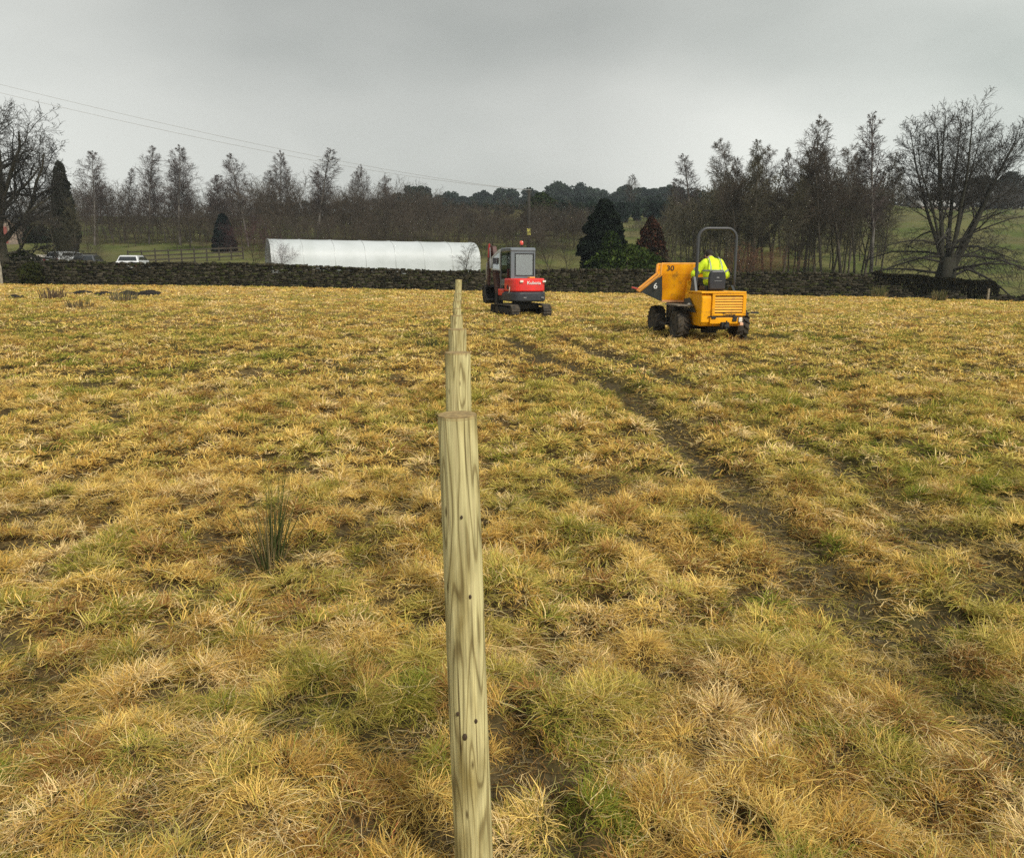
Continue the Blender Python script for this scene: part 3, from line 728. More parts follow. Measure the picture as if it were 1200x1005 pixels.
# big gnarled oak at the left edge
def custom_tree(name, loc, stems, S, mt_, mc_, label, cat, seed, extra=None, ntr=1, rmin=.012):
    rnd = random.Random(seed); out = [[] for _ in S['seg']]
    for (p, d, L, r) in stems: grow(out, rnd, Vector(p), Vector(d).normalized(), L, r, 0, S)
    root = empty(name, loc, 0, label, cat)
    tr = [tubes_np(out[0], 10, rmin)]; cr = [tubes_np(l, 4 if i == 0 else 3, rmin) for i, l in enumerate(out[1:])]
    if extra:
        S2, st2 = extra; o2 = [[] for _ in S2['seg']]
        for (p, d, L, r) in st2: grow(o2, rnd, Vector(p), Vector(d).normalized(), L, r, 0, S2)
        cr += [tubes_np(l, 6 if i == 0 else 3, rmin) for i, l in enumerate(o2)]
    m = MB(); m.lathe([(1.05, -.4), (.82, .1), (.66, .7), (.62, 1.5), (.45, 2.6)] if name != 'oak_tree' else [(.62, -.4), (.5, .1), (.44, .7), (.40, 1.8), (.36, 3)], 12)
    v = np.array(m.v); v[:, :2] *= (1 + .12 * np.sin(np.arctan2(v[:, 1], v[:, 0]) * 3 + v[:, 2]))[:, None]
    q = [f for f in m.f if len(f) == 4]
    v_, f_ = poly_merge(tr + [(v, np.array(q))])
    link_mesh('trunk', np_mesh('trunk', v_, f_, True), mt_, root)
    v_, f_ = poly_merge(cr); link_mesh('crown', np_mesh('crown', v_, f_), mc_, root)
    return root
S_oak = dict(seg=(7, 6, 5, 3, 2), nb=(8, 8, 6, 4), start=(.22, .15, .12, .1), ang=(48, 46, 44, 40), angv=(14, 14, 15, 15), ratio=(.50, .5, .48, .42), rr=(.6, .55, .5, .5), wob=(.16, .22, .26, .26, .25), trop=(.05, .07, .05, .02, 0), tap=(.25, .25, .25, .3, .5),
             prof=(lambda t: 1.05 - .5 * t, lambda t: 1.1 - .6 * t, one, one))
x, y, z = at_px(2, 53)
stems = [((0, 0, 2.3), (math.cos(a) * s, math.sin(a) * s, c), L, r) for a, s, c, L, r in
         [(0.1, .9, .45, 5.2, .17), (.9, .7, .8, 6.2, .19), (2.0, .6, .9, 6.6, .19), (3.0, .9, .5, 6.0, .19), (4.0, .7, .7, 6, .18), (5.1, .8, .55, 6, .18), (1.5, .15, 1.0, 7.4, .24), (5.8, .35, 1.0, 7.2, .21), (3.6, .2, 1, 7.4, .2)]]
stems = [(p_, d_, L_ * (1.14 if d_[2] > .75 else 1.0), r_) for p_, d_, L_, r_ in stems]
stems += [((0, 0, 1.6), (1, -.2, .25), 4.2, .12), ((0, 0, 1.3), (.8, .6, .1), 4.0, .1), ((0, 0, 2), (-.9, -.3, .2), 4.5, .12)]
custom_tree('oak_tree', (x, y, z), stems, S_oak, MBARK, MTWD, 'large gnarled bare oak at the left edge with spreading twisted limbs', 'oak tree', 11, rmin=.008)
# big multi-stemmed lime on the right
S_lime = dict(seg=(9, 6, 4, 2), nb=(24, 9, 6), start=(.34, .15, .1), ang=(50, 40, 36), angv=(8, 10, 12), ratio=(.30, .38, .42), rr=(.36, .45, .5), wob=(.045, .09, .12, .15), trop=(.006, .075, .04, .02), tap=(.14, .22, .3, .5),
              prof=(lambda t: 1.15 - .75 * t, lambda t: 1.1 - .6 * t, one))
S_low = dict(seg=(8, 5, 3, 2), nb=(13, 5, 3), start=(.15, .1, .1), ang=(45, 40, 35), angv=(12, 12, 12), ratio=(.30, .45, .5), rr=(.4, .5, .5), wob=(.10, .15, .16, .15), trop=(-.09, -.10, -.05, 0), tap=(.2, .2, .3, .5),
             prof=(lambda t: 1.1 - .6 * t, one, one))
x, y, z = at_px(1111, 52)
stems = []
for i, (tx, ty, L, r, zz) in enumerate([(-.11, .05, 10.3, .30, .9), (.19, -.03, 10.2, .32, .9), (-.26, .0, 9.9, .22, 1.8), (.05, .12, 10.6, .26, 1.2), (.33, .08, 9.6, .20, 2.0), (-.40, -.08, 8.9, .15, 2.4),
                                        (.46, -.05, 8.5, .13, 2.6), (-.02, -.16, 10.4, .22, 1.6), (-.20, .20, 9.6, .2, 2.0), (.28, .22, 9.4, .18, 2.2)]):
    stems.append(((tx * .8, ty * .6, zz), (tx, ty, 1), L * .97, r * .68))
low = []
rr_ = random.Random(5)
for i in range(13):
    a = i * 2.4 + .3; zz = 1.2 + .22 * i
    low.append(((0, 0, zz), (math.cos(a) * 1.0, math.sin(a) * .8, .30 + .2 * rr_.random()), rr_.uniform(4.4, 6.0), rr_.uniform(.07, .11)))
low += [((0, 0, 1.3), (-1, -.2, -.1), 3.2, .10), ((0, 0, 2.6), (1, -.2, .25), 6.5, .11), ((0, 0, 1.9), (1, -.1, .1), 5.8, .11), ((0, 0, 3.2), (1, .3, .3), 6, .1), ((0, 0, 2.6), (-1, .1, .2), 5.4, .1)]
custom_tree('lime_tree', (x, y, z), stems, S_lime, MMOSS, MTWD, 'huge many-stemmed bare tree on the right with low drooping mossy branches', 'tree', 21, (S_low, low), rmin=.008)

# ------------------------------------------------------------------ brown thicket behind the wall, reading as one mass
def thicket(name, specs, kindlist, mt_, label, seed):
    r = random.Random(seed); protos = []
    for i, k in enumerate(kindlist):
        S = dict(SPEC[k]); S['nb'] = {'bushy': (16, 7, 5), 'shrub': (16, 8, 6), 'slim': (26, 5, 4), 'birch': (26, 5, 4)}[k]
        out = bare_mesh(k, 500 + i, 10, .1, S=S)
        protos.append(poly_merge([tubes_np(l, 5 if j == 0 else 3, .017) for j, l in enumerate(out)]))
    items = []
    for (px0, px1, t0, t1, y0, y1, n) in specs:
        for i in range(n):
            px = px0 + (px1 - px0) * (i + r.random()) / n; Y = r.uniform(y0, y1); f = (px - px0) / (px1 - px0)
            x, y, z = at_px(px, Y); h = (P(px, t0 + (t1 - t0) * f, Y).z - z) * r.uniform(.8, 1.08); v, fc = protos[r.randrange(len(protos))]
            a = r.uniform(0, 6.28); s = h / 10.3; w = s * r.uniform(1, 1.5)
            q = np.empty_like(v); q[:, 0] = (v[:, 0] * math.cos(a) - v[:, 1] * math.sin(a)) * w + x; q[:, 1] = (v[:, 0] * math.sin(a) + v[:, 1] * math.cos(a)) * w + y; q[:, 2] = v[:, 2] * s + z
            items.append((q, fc))
    v, f = poly_merge(items)
    return tag(link_mesh(name, np_mesh(name, v, f), mt_), label, 'thicket', kind='stuff')
thicket('thicket', [(40, 300, 236, 232, 96, 118, 62), (300, 480, 230, 240, 84, 115, 50), (470, 570, 238, 256, 85, 120, 34), (560, 690, 250, 256, 86, 108, 60), (735, 800, 262, 250, 100, 120, 14), (110, 310, 258, 258, 86, 96, 30), (310, 640, 262, 268, 76, 84, 36)], ['shrub', 'bushy', 'shrub', 'slim'], MTWB, 'dense brown leafless thicket filling the space behind the left birches and the tunnel', 31)
thicket('thicket', [(775, 845, 232, 214, 66, 100, 22), (840, 1035, 200, 204, 66, 92, 40), (880, 1040, 226, 232, 62, 84, 14), (790, 890, 270, 272, 58, 64, 9)], ['bushy', 'slim', 'slim'], MTWG, 'dense greenish leafless thicket behind the dumper and the right-hand trees', 32)
thicket('thicket', [(880, 1290, 224, 216, 190, 225, 110)], ['shrub', 'bushy'], MTWB, 'brown leafless wood along the top of the right-hand hillside', 33)

thicket('thicket', [(1030, 1290, 272, 262, 92, 150, 26), (1060, 1290, 292, 290, 75, 90, 8)], ['shrub', 'bushy'], MTWG, 'scrubby bushes scattered over the right-hand pasture slope', 34)
# ------------------------------------------------------------------ conifers and evergreen bushes
DK = [(.012, .022, .012), (.020, .032, .015), (.028, .042, .020)]
leafy('conifer_tree', at_px(707, 63), hgt(234, 63, 707), lambda t: .295 * np.clip(1.08 - t, 0, 1) ** .42 * (1 - .45 * sm((t - .75) / .3)) * (1 + .12 * sm((.75 - t) * 5)), 15000, .13, [(.006, .010, .007), (.010, .015, .010), (.015, .022, .013)], 'broad near-black evergreen conifer standing right of the excavator behind the wall', 'conifer', seed=2, lump=.34, trunk=.2)
leafy('laurel_bush', at_px(735, 57), hgt(286, 57, 735), lambda t: .85 * np.sqrt(np.clip(1 - t ** 2.2, 0, 1)), 5000, .11, [(.022, .038, .010), (.040, .060, .014), (.060, .085, .018)], 'bright green leafy bush at the foot of the near-black conifer', 'bush', seed=3, lump=.4, stretch=(1.3, .8))
leafy('laurel_bush', at_px(716, 56.4), hgt(270, 56, 716), lambda t: .27 * np.sqrt(np.clip(1 - t ** 2, 0, 1)), 2500, .10, [(.018, .030, .010), (.035, .055, .014)], 'narrow upright green bush against the near-black conifer', 'bush', seed=33, lump=.4)
leafy('conifer_tree', at_px(762, 62), hgt(253, 62, 762), lambda t: .36 * np.clip(1 - t, 0, 1) ** .62, 6500, .11, [(.035, .016, .011), (.060, .026, .016), (.028, .018, .012)], 'reddish-brown cone-shaped conifer left of the yellow dumper', 'conifer', seed=4, lump=.32)
leafy('conifer_tree', at_px(81, 72), hgt(189, 72, 81), lambda t: .135 * np.clip(1 - t, 0, 1) ** .42 * (.7 + .3 * sm(t * 3)), 9000, .13, [(.024, .026, .018), (.038, .040, .028)], 'tall dark pointed conifer beside the gnarled oak on the left', 'conifer', seed=5, lump=.3, trunk=.2)
leafy('conifer_tree', at_px(264, 84), hgt(250, 84, 264), lambda t: .34 * np.clip(1 - t, 0, 1) ** .5, 4500, .13, [(.010, .016, .016), (.016, .024, .023)], 'small blue-black conifer at the right end of the rail fence', 'conifer', seed=6)
leafy('evergreen_tree', at_px(634, 108), hgt(226, 108, 634), lambda t: .40 * np.sqrt(np.clip(1 - t ** 2, 0, 1)), 7500, .2, [(.020, .032, .014), (.034, .046, .018)], 'mid-green rounded evergreen behind the pole and the brown bush', 'evergreen tree', seed=7, lump=.35, base=.15, stretch=(1.25, 1))
leafy('evergreen_bush', at_px(28, 56), hgt(294, 56, 28), lambda t: .9 * np.sqrt(np.clip(1 - t ** 2, 0, 1)), 2500, .09, [(.020, .028, .010), (.035, .045, .015)], 'low rounded dark green bush right of the oak trunk', 'bush', seed=8, lump=.3, stretch=(1.2, .8))
leafy('ivy', at_px(36, 49.55), hgt(307, 49.5, 36), lambda t: 1.25 * np.sqrt(np.clip(1 - t ** 3, 0, 1)), 5000, .08, [(.020, .026, .008), (.036, .042, .012), (.03, .028, .012)], 'mossy ivy bank covering the left end of the stone wall', 'ivy', seed=9, lump=.5, stretch=(1.5, .35), trunk=.05)
for px, top, Y, w, lab, sd_ in [(45, 266, 98, 1.6, 'dark evergreen hedge clump right of the small stone hut', 12)]:
    leafy('evergreen_tree', at_px(px, Y), hgt(top, Y, px), lambda t, w=w: w * np.sqrt(np.clip(1 - t ** 2, 0, 1)), 3500, .2, [(.014, .020, .012), (.024, .032, .017)], lab, 'evergreen tree', seed=sd_, lump=.35)
# trimmed hedge on the right: a box of small leaves round stems
def hedge(name, x0, x1, y, zt0, zt1, depth, N, cols, label, seed):
    r = np.random.default_rng(seed); root = empty(name, ((x0 + x1) / 2, y, hb((x0 + x1) / 2, y)), 0, label, 'hedge'); z0 = root.location.z
    u_ = r.random(N); x = x0 + (x1 - x0) * u_; d = r.uniform(-1, 1, N); top = zt0 + (zt1 - zt0) * u_
    zb = np.array(base_h(x, np.full(N, y))); t = r.random(N) ** .8
    side = r.random(N) < .6; d = np.where(side, np.sign(d) * (1 - .12 * r.random(N)), d); t = np.where(side, t, 1 - .06 * r.random(N))
    z = zb + (top - zb) * t + (fbm(x * 1.4, d, seed, 2) - .5) * .22
    yy = y + d * depth / 2 * (1 + (fbm(x * 2, z * 2, seed + 1, 2) - .5) * .3)
    edge = (1 - sm((1 - np.abs(2 * u_ - 1)) * 12)); z = z - edge * .35 * t
    p = np.stack([x - root.location.x, yy - y, z - z0], 1)
    C = np.array(cols)[r.integers(0, len(cols), N)] * r.uniform(.7, 1.3, N)[:, None]
    leaf_mesh('foliage', p, 0, .085, MLF, root, r, C)
    m = MB()
    for i in range(12):
        xx = x0 + (x1 - x0) * (i + .5) / 12 - root.location.x
        m.tube([(xx, 0, -.3), (xx + .1, 0, .5), (xx - .05, 0, 1.0)], [.05, .04, .02], 5)
    m.build('stem', MBARK, root)
    return root
a = P(1018, 319, 50.8); b = P(1168, 331, 50.8)
hedge('hedge', a.x, b.x, 51, a.z, b.z, 1.1, 16000, [(.016, .016, .008), (.026, .024, .011), (.034, .028, .014)], 'dark trimmed hedge with flat top in front of the big many-stemmed tree', 44)
# pine wood far away, one mass
def pine_wood(name, specs, label, seed, cols, leaf=.42):
    r = np.random.default_rng(seed); PTS, CC, TR = [], [], []
    for px0, px1, t0, t1, y0, y1, n in specs:
        for i in range(n):
            px = px0 + (px1 - px0) * (i + r.random()) / n; Y = r.uniform(y0, y1); f = (px - px0) / (px1 - px0)
            x, y, z = at_px(px, Y); h = (P(px, t0 + (t1 - t0) * f, Y).z - z) * r.uniform(.86, 1.06)
            nb = int(r.integers(7, 11)); N = 130
            col = np.array(cols[r.integers(len(cols))])
            for b in range(nb):
                cz = h * r.uniform(.12, .9); cr = h * r.uniform(.12, .21); ca = r.uniform(0, 6.28); co = h * r.uniform(0, .2) * (1.15 - cz / h) * 1.6
                q = r.normal(size=(N, 3)); q /= np.linalg.norm(q, axis=1)[:, None]; q *= r.uniform(.6, 1.05, N)[:, None] * cr; q[:, 2] *= .7
                PTS.append(q + np.array([x + math.cos(ca) * co, y + math.sin(ca) * co, z + cz])); CC.append(col * r.uniform(.6, 1.4, N)[:, None])
            TR.append(([Vector((x, y, z - .3)), Vector((x, y, z + h * .8))], [.22, .08]))
    p = np.concatenate(PTS); C = np.concatenate(CC); n = len(p)
    a = r.normal(size=(n, 3)); a /= np.linalg.norm(a, axis=1)[:, None]; b = r.normal(size=(n, 3)); b -= a * (a * b).sum(1)[:, None]; b /= np.linalg.norm(b, axis=1)[:, None]
    s = (leaf * r.uniform(.6, 1.5, n))[:, None]
    V = np.stack([p - a * s, p + b * s * .7, p + a * s, p - b * s * .7], 1).reshape(-1, 3); Fc = np.arange(4 * n).reshape(n, 4)
    tv, tf = tubes_np(TR, 5)
    v, f = poly_merge([(V, Fc), (tv, tf)]); C = np.concatenate([np.repeat(C, 4, 0), np.tile([.05, .035, .025], (len(tv), 1))])
    return tag(link_mesh(name, np_mesh(name, v, f, False, C), MLF), label, 'wood', kind='stuff')
pine_wood('pine_wood', [(464, 640, 238, 242, 140, 200, 40), (625, 860, 238, 236, 135, 195, 60), (620, 860, 230, 230, 210, 280, 50), (464, 640, 222, 234, 300, 360, 46), (478, 505, 214, 216, 290, 300, 5), (560, 700, 222, 216, 320, 380, 34), (640, 690, 212, 214, 310, 330, 8), (690, 860, 222, 222, 320, 390, 46), (720, 800, 214, 216, 310, 330, 12), (840, 1010, 226, 232, 300, 360, 34), (300, 470, 236, 232, 300, 360, 24)],
          'far pine wood coloured hazy blue-green along the skyline behind the machines', 61, [(.016, .027, .021), (.022, .036, .025), (.030, .044, .028)])  # bluish cast of distance haze is mixed into these leaf colours
pine_wood('pine_wood', [(1010, 1130, 234, 222, 225, 250, 20), (1130, 1290, 205, 206, 215, 240, 24), (1172, 1230, 196, 194, 210, 220, 5)],
          'dark evergreen wood on the ridge at the far right behind the big tree', 62, [(.014, .020, .014), (.020, .028, .017), (.028, .03, .018)], .34)

# ------------------------------------------------------------------ polytunnel
MFILM = mat('white_film', (.53, .565, .58), .5, col2=(.46, .495, .50), vscale=.45, detail=7, bump=.25, bscale=2.5)
MHOOP = mat('galvanised_tube', (.62, .64, .64), .4, .4)
MDARK = mat('dark_opening', (.02, .02, .02), .8)
pa = P(318, 300, 61); pb = P(563, 300, 67.5)
Lp = math.dist((pa.x, pa.y), (pb.x, pb.y)); angp = math.atan2(pb.y - pa.y, pb.x - pa.x)
tun = empty('polytunnel', (pa.x, pa.y, min(hb(pa.x, pa.y), hb(pb.x, pb.y)) - .2), angp, 'long white plastic polytunnel behind the stone wall', 'polytunnel')
zt = P(320, 279.5, 63).z - tun.location.z; zt2 = P(552, 284, 69.5).z - tun.location.z
WD = 5.6
def arch(k, hh, n=20):
    t = k / n; a = math.pi * t; e = .52
    return (WD / 2 - WD / 2 * math.copysign(abs(math.cos(a)) ** .8, math.cos(a)), hh * abs(math.sin(a)) ** e)
m = MB(); NS = 60; vv = []; ff = []
for i in range(NS + 1):
    s = i / NS; hh = zt + (zt2 - zt) * s; sag = .035 * abs(math.sin(math.pi * s * 7)) ** .6
    for k in range(21):
        q = arch(k, hh); c_ = (WD / 2, hh * .4); f_ = 1 - sag * .35
        vv.append((s * Lp, c_[0] + (q[0] - c_[0]) * f_, max(0, c_[1] + (q[1] - c_[1]) * f_ if q[1] > .3 else q[1])))
for i in range(NS):
    for k in range(20): ff.append((i * 21 + k, i * 21 + k + 1, (i + 1) * 21 + k + 1, (i + 1) * 21 + k))
m.add(vv, ff); m.build('cover', MFILM, tun, smooth=True)
for s, hh in ((0, zt), (1, zt2)):
    e = MB(); pr = [(arch(k, hh * .99)[0], arch(k, hh * .99)[1]) for k in range(21)]
    x_ = s * Lp + (-.03 if s else .03); e.prism(pr, x_ - .01, x_ + .01, 'x'); eo = e.build('end_panel', MFILM, tun)
    d = MB(); xx = x_ + (.025 if s else -.025); d.box(xx - .012, xx + .012, WD / 2 - .9, WD / 2 + .9, .25, 2.2); d.build('door', MHOOP, eo)
for i in range(8):
    s = i / 7; hh = zt + (zt2 - zt) * s; h_ = MB(); h_.tube([(s * Lp, arch(k, hh)[0], arch(k, hh)[1] + .004) for k in range(21)], .028, 6); h_.build('hoop', MHOOP, tun, smooth=True)
rl = MB(); rl.tube([(0, -.03, .25), (Lp, -.03, .25)], .03, 6); rl.build('side_rail', MHOOP, tun)

# ------------------------------------------------------------------ rail fence, hut, barns, drive, pole, wires
MWD = mat('dark_timber', (.045, .038, .026), .9, var=.3, vscale=6)
def rail_fence(px0, px1, Y0, Y1, n, hh, label):
    A = Vector(at_px(px0, Y0)); B = Vector(at_px(px1, Y1)); root = empty('rail_fence', A, math.atan2(B.y - A.y, B.x - A.x), label, 'fence')
    L = math.dist(A[:2], B[:2]); dz = B.z - A.z
    for i in range(n):
        s = i / (n - 1); p = MB(); p.box(s * L - .06, s * L + .06, -.05, .05, dz * s - .3, dz * s + hh + .08 * (i % 3 == 2), None, (.01, .01, .01, .01)); p.build('post', MWD, root)
    for k in range(3):
        z = hh * (.28 + .30 * k); b_ = MB(); b_.prism([(0, z - .065), (L, dz + z - .065), (L, dz + z + .065), (0, z + .065)], -.085, -.052, 'y'); b_.build('rail', MWD, root)
    return root
rail_fence(150, 285, 69, 75, 10, 1.25, 'dark timber post-and-rail fence crossing the green paddock on the left')
hx, hy, hz = at_px(14, 95)
hut = empty('stone_hut', (hx, hy, hz), .2, 'small pinkish stone hut partly hidden behind the oak trunk', 'hut')
MHUT = mat('hut_stone', (.30, .22, .17), .9, col2=(.17, .14, .11), vscale=3, bump=.5)
MSL = mat('slate', (.13, .13, .13), .7, var=.25, vscale=3); MGL = mat('window_glass', (.03, .035, .04), .1); MWH = mat('white_paint', (.75, .75, .72), .5)
m = MB(); m.prism([(-1.4, -.3), (1.4, -.3), (1.4, 2.3), (0, 3.2), (-1.4, 2.3)], -1.6, 1.6, 'y'); m.build('wall', MHUT, hut)
m = MB()
for s in (-1, 1): m.prism([(0, 3.24), (s * 1.6, 2.22), (s * 1.6, 2.32), (0, 3.35)], -1.75, 1.75, 'y')
m.build('roof', MSL, hut)
m = MB(); m.box(-.45, .45, -1.66, -1.61, 0, 1.9); dd = m.build('door', mat('red_door', (.22, .06, .045), .6), hut)
def barn(px, row, Y, L, dpt, hh, rot, label, wallm, roofm):
    x, y, z = at_px(px, Y); z = min(z, P(px, row, Y).z)
    root = empty('farm_building', (x, y, z), rot, label, 'building')
    m = MB(); m.prism([(-dpt / 2, -.5), (dpt / 2, -.5), (dpt / 2, hh), (0, hh + dpt * .25), (-dpt / 2, hh)], -L / 2, L / 2, 'x'); m.build('wall', wallm, root)
    m = MB()
    for s in (-1, 1): m.prism([(0, hh + dpt * .25 + .03), (s * (dpt / 2 + .3), hh - .12), (s * (dpt / 2 + .3), hh + .03), (0, hh + dpt * .25 + .2)], -L / 2 - .2, L / 2 + .2, 'x')
    m.build('roof', roofm, root)
    for i in range(3):
        w_ = MB(); xx = -L / 2 + L * (i + .5) / 3; w_.box(xx - .5, xx + .5, -dpt / 2 - .04, -dpt / 2 - .01, hh * .35, hh * .8); w_.build('window', MGL, root)
MRF = mat('pale_roof', (.42, .42, .40), .7, var=.15, vscale=2)
barn(668, 272, 190, 6, 4, 1.3, .1, 'low grey-roofed farm building left of the near-black conifer', MHUT, MRF)
barn(1086, 254, 205, 10, 6, 2.4, .15, 'pale-roofed farmhouse seen through the stems of the big tree', MHUT, MRF)
barn(741, 268, 215, 2.2, 2, 1.4, .3, 'tiny white shed below the pine wood', MWH, MWH)
# drive
dv = []; MDR = mat('drive_gravel', (.34, .31, .26), .95, var=.2, vscale=3, bump=.5)
ctr = [(-60, 292, 74), (10, 293, 76), (35, 292.5, 78), (52, 294, 76), (57, 298, 70), (50, 301, 66), (20, 303, 62), (-40, 304, 58)]
cp = [np.array(at_px(p, Y_)) for p, _, Y_ in ctr]; vs2 = []; pts_ = []
for i in range(len(cp) - 1):
    p0, p1, p2, p3 = cp[max(i - 1, 0)], cp[i], cp[i + 1], cp[min(i + 2, len(cp) - 1)]
    for k in range(6):
        t = k / 6; pts_.append(.5 * ((2 * p1) + (-p0 + p2) * t + (2 * p0 - 5 * p1 + 4 * p2 - p3) * t * t + (-p0 + 3 * p1 - 3 * p2 + p3) * t ** 3))
for i, p in enumerate(pts_):
    d = pts_[min(i + 1, len(pts_) - 1)] - pts_[max(i - 1, 0)]; nrm_ = np.array([-d[1], d[0]]) / (np.hypot(d[0], d[1]) + 1e-6)
    for s in (-1, 0, 1):
        q = p[:2] + nrm_ * s * 1.3; vs2.append((q[0], q[1], hb(q[0], q[1]) + .04))
me_f = [(3 * i + k, 3 * i + k + 1, 3 * i + k + 4, 3 * i + k + 3) for i in range(len(pts_) - 1) for k in (0, 1)]
tag(MB().add(vs2, me_f).build('path', MDR), kind='structure')
# pole and wires
px_, py_, pz_ = at_px(619.5, 84)
ph = P(619.5, 221, 84).z - pz_
pole = empty('utility_pole', (px_, py_, pz_), 0, 'dark wooden utility pole on the skyline behind the excavator', 'utility pole')
MB().tube([(0, 0, -.5), (0, 0, ph)], [.19, .15], 10).build('pole', mat('creosote_timber', (.028, .024, .018), .9), pole, smooth=True)
MB().box(-.32, .32, -.06, .06, ph - .40, ph - .30).build('crossarm', MWD, pole)
MB().box(-.2, .2, -.24, -.2, 1.9, 2.6).build('marker_plate', mat('yellow_plate', (.65, .6, .12), .6), pole)
for s in (-.28, .28): MB().lathe([(.04, ph - .30), (.07, ph - .25), (.05, ph - .19), (.03, ph - .14)], 8, M=Matrix.Translation((s, 0, 0))).build('insulator', MDARK, pole)
MWR = mat('wire', (.34, .34, .34), .6)
for k, (rr0, sg, lab) in enumerate([(28, 1.5, 'upper of two thin overhead wires running from the pole to the upper left'), (40, 1.8, 'lower of two thin overhead wires running from the pole to the upper left')]):
    A = P(-300, rr0 - 6, 36); B = Vector((px_ + (.28 if k else -.28), py_, pz_ + ph - .14)); pts = []
    for i in range(41):
        t = i / 40; q = A.lerp(B, t); q.z -= sg * 4 * t * (1 - t) * .6; pts.append(q)
    tag(MB().tube(pts, [.006 + .014 * i / 40 for i in range(41)], 5, cap=False).build('overhead_wire', MWR), lab, 'wire', 'overhead wires')

# ------------------------------------------------------------------ parked cars behind the wall
MTY = mat('tyre_rubber', (.022, .021, .020), .85, bump=.4, bscale=25)
def car(px, Y, rz, colr, label, rack=False, zoff=0):
    x, y, z = at_px(px, Y); root = empty('parked_car', (x, y, z + zoff), rz, label, 'car', 'cars parked behind the wall')
    mp_ = mat('car_paint', colr, .25, spec=.6, coat=.6)
    prof = [(-2.05, .35), (-2.1, .75), (-2.0, .98), (-1.9, 1.02), (1.0, 1.0), (1.9, .82), (2.1, .62), (2.1, .35)]
    MB().prism(prof, -.86, .86, 'x').build('body', mp_, root, bevel=.09)
    m = MB(); cab = [(-1.95, 1.0), (-1.7, 1.40), (-1.45, 1.47), (-.1, 1.48), (.35, 1.38), (1.05, 1.0)]
    v = [(-.80 if abs(q[1] - 1.0) < .01 else -.64, q[0], q[1]) for q in cab] + [(.80 if abs(q[1] - 1.0) < .01 else .64, q[0], q[1]) for q in cab]
    n = 6; m.add(v, [tuple(range(n)), tuple(range(2 * n - 1, n - 1, -1))] + [(i, (i + 1) % n, n + (i + 1) % n, n + i) for i in range(n)]).build('cabin', mp_, root, bevel=.05)
    def win(vs): return MB().add(vs, [(0, 1, 2, 3)])
    for s in (-1, 1):
        m = MB(); m.prism([(-1.62, 1.06), (-1.45, 1.36), (-.55, 1.38), (-.5, 1.06)], 0, .012, 'x', Matrix.Translation((s * .765, 0, 0)) @ Matrix.Rotation(-s * .33, 4, 'Y') @ Matrix.Translation((0, 0, 0)) if 0 else Matrix.Translation((s * .752 - .006, 0, 0)))
        m.prism([(-.43, 1.06), (-.48, 1.38), (-.05, 1.38), (.32, 1.28), (.7, 1.06)], 0, .012, 'x', Matrix.Translation((s * .752 - .006, 0, 0))); m.build('side_window', MGL, root)
    MB().add([(-.68, -1.93, 1.06), (.68, -1.93, 1.06), (.58, -1.73, 1.37), (-.58, -1.73, 1.37)], [(0, 1, 2, 3)]).build('rear_window', MGL, root)
    MB().add([(-.70, .99, 1.06), (.70, .99, 1.06), (.58, .43, 1.36), (-.58, .43, 1.36)], [(0, 1, 2, 3)]).build('windscreen', MGL, root)
    for s in (-1, 1):
        MB().box(s * .68 - .13, s * .68 + .13, -2.13, -2.06, .68, .9).build('tail_light', mat('tail_lens', (.35, .02, .02), .3), root)
        MB().box(s * .66 - .16, s * .66 + .16, 2.0, 2.11, .62, .76).build('headlight', MHOOP, root)
        for yy in (-1.3, 1.3):
            w = MB().lathe([(.2, -.1), (.30, -.1), (.33, -.05), (.33, .05), (.30, .1), (.2, .1)], 20, 'x', Matrix.Translation((s * .80, yy, .33))).build('wheel', MTY, root, smooth=True)
            MB().lathe([(.05, -.02), (.2, 0), (.2, .02), (.05, .03)], 14, 'x', Matrix.Translation((s * .89, yy, .33))).build('rim', MHOOP, w)
    if rack:
        for yy in (-1.2, -.2): MB().tube([(-.6, yy, 1.56), (.6, yy, 1.56)], .03, 6).build('roof_bar', MDARK, root)
car(105, 62, R(14), (.07, .075, .08), 'dark parked car with roof bars behind the wall near the oak', True, -.25)
car(158, 62, R(9), (.72, .74, .76), 'white parked car behind the wall at the left end of the rail fence', False, -.28)
car(84, 68, R(-20), (.72, .74, .76), 'white parked car half hidden behind the dark one', False, -.3)

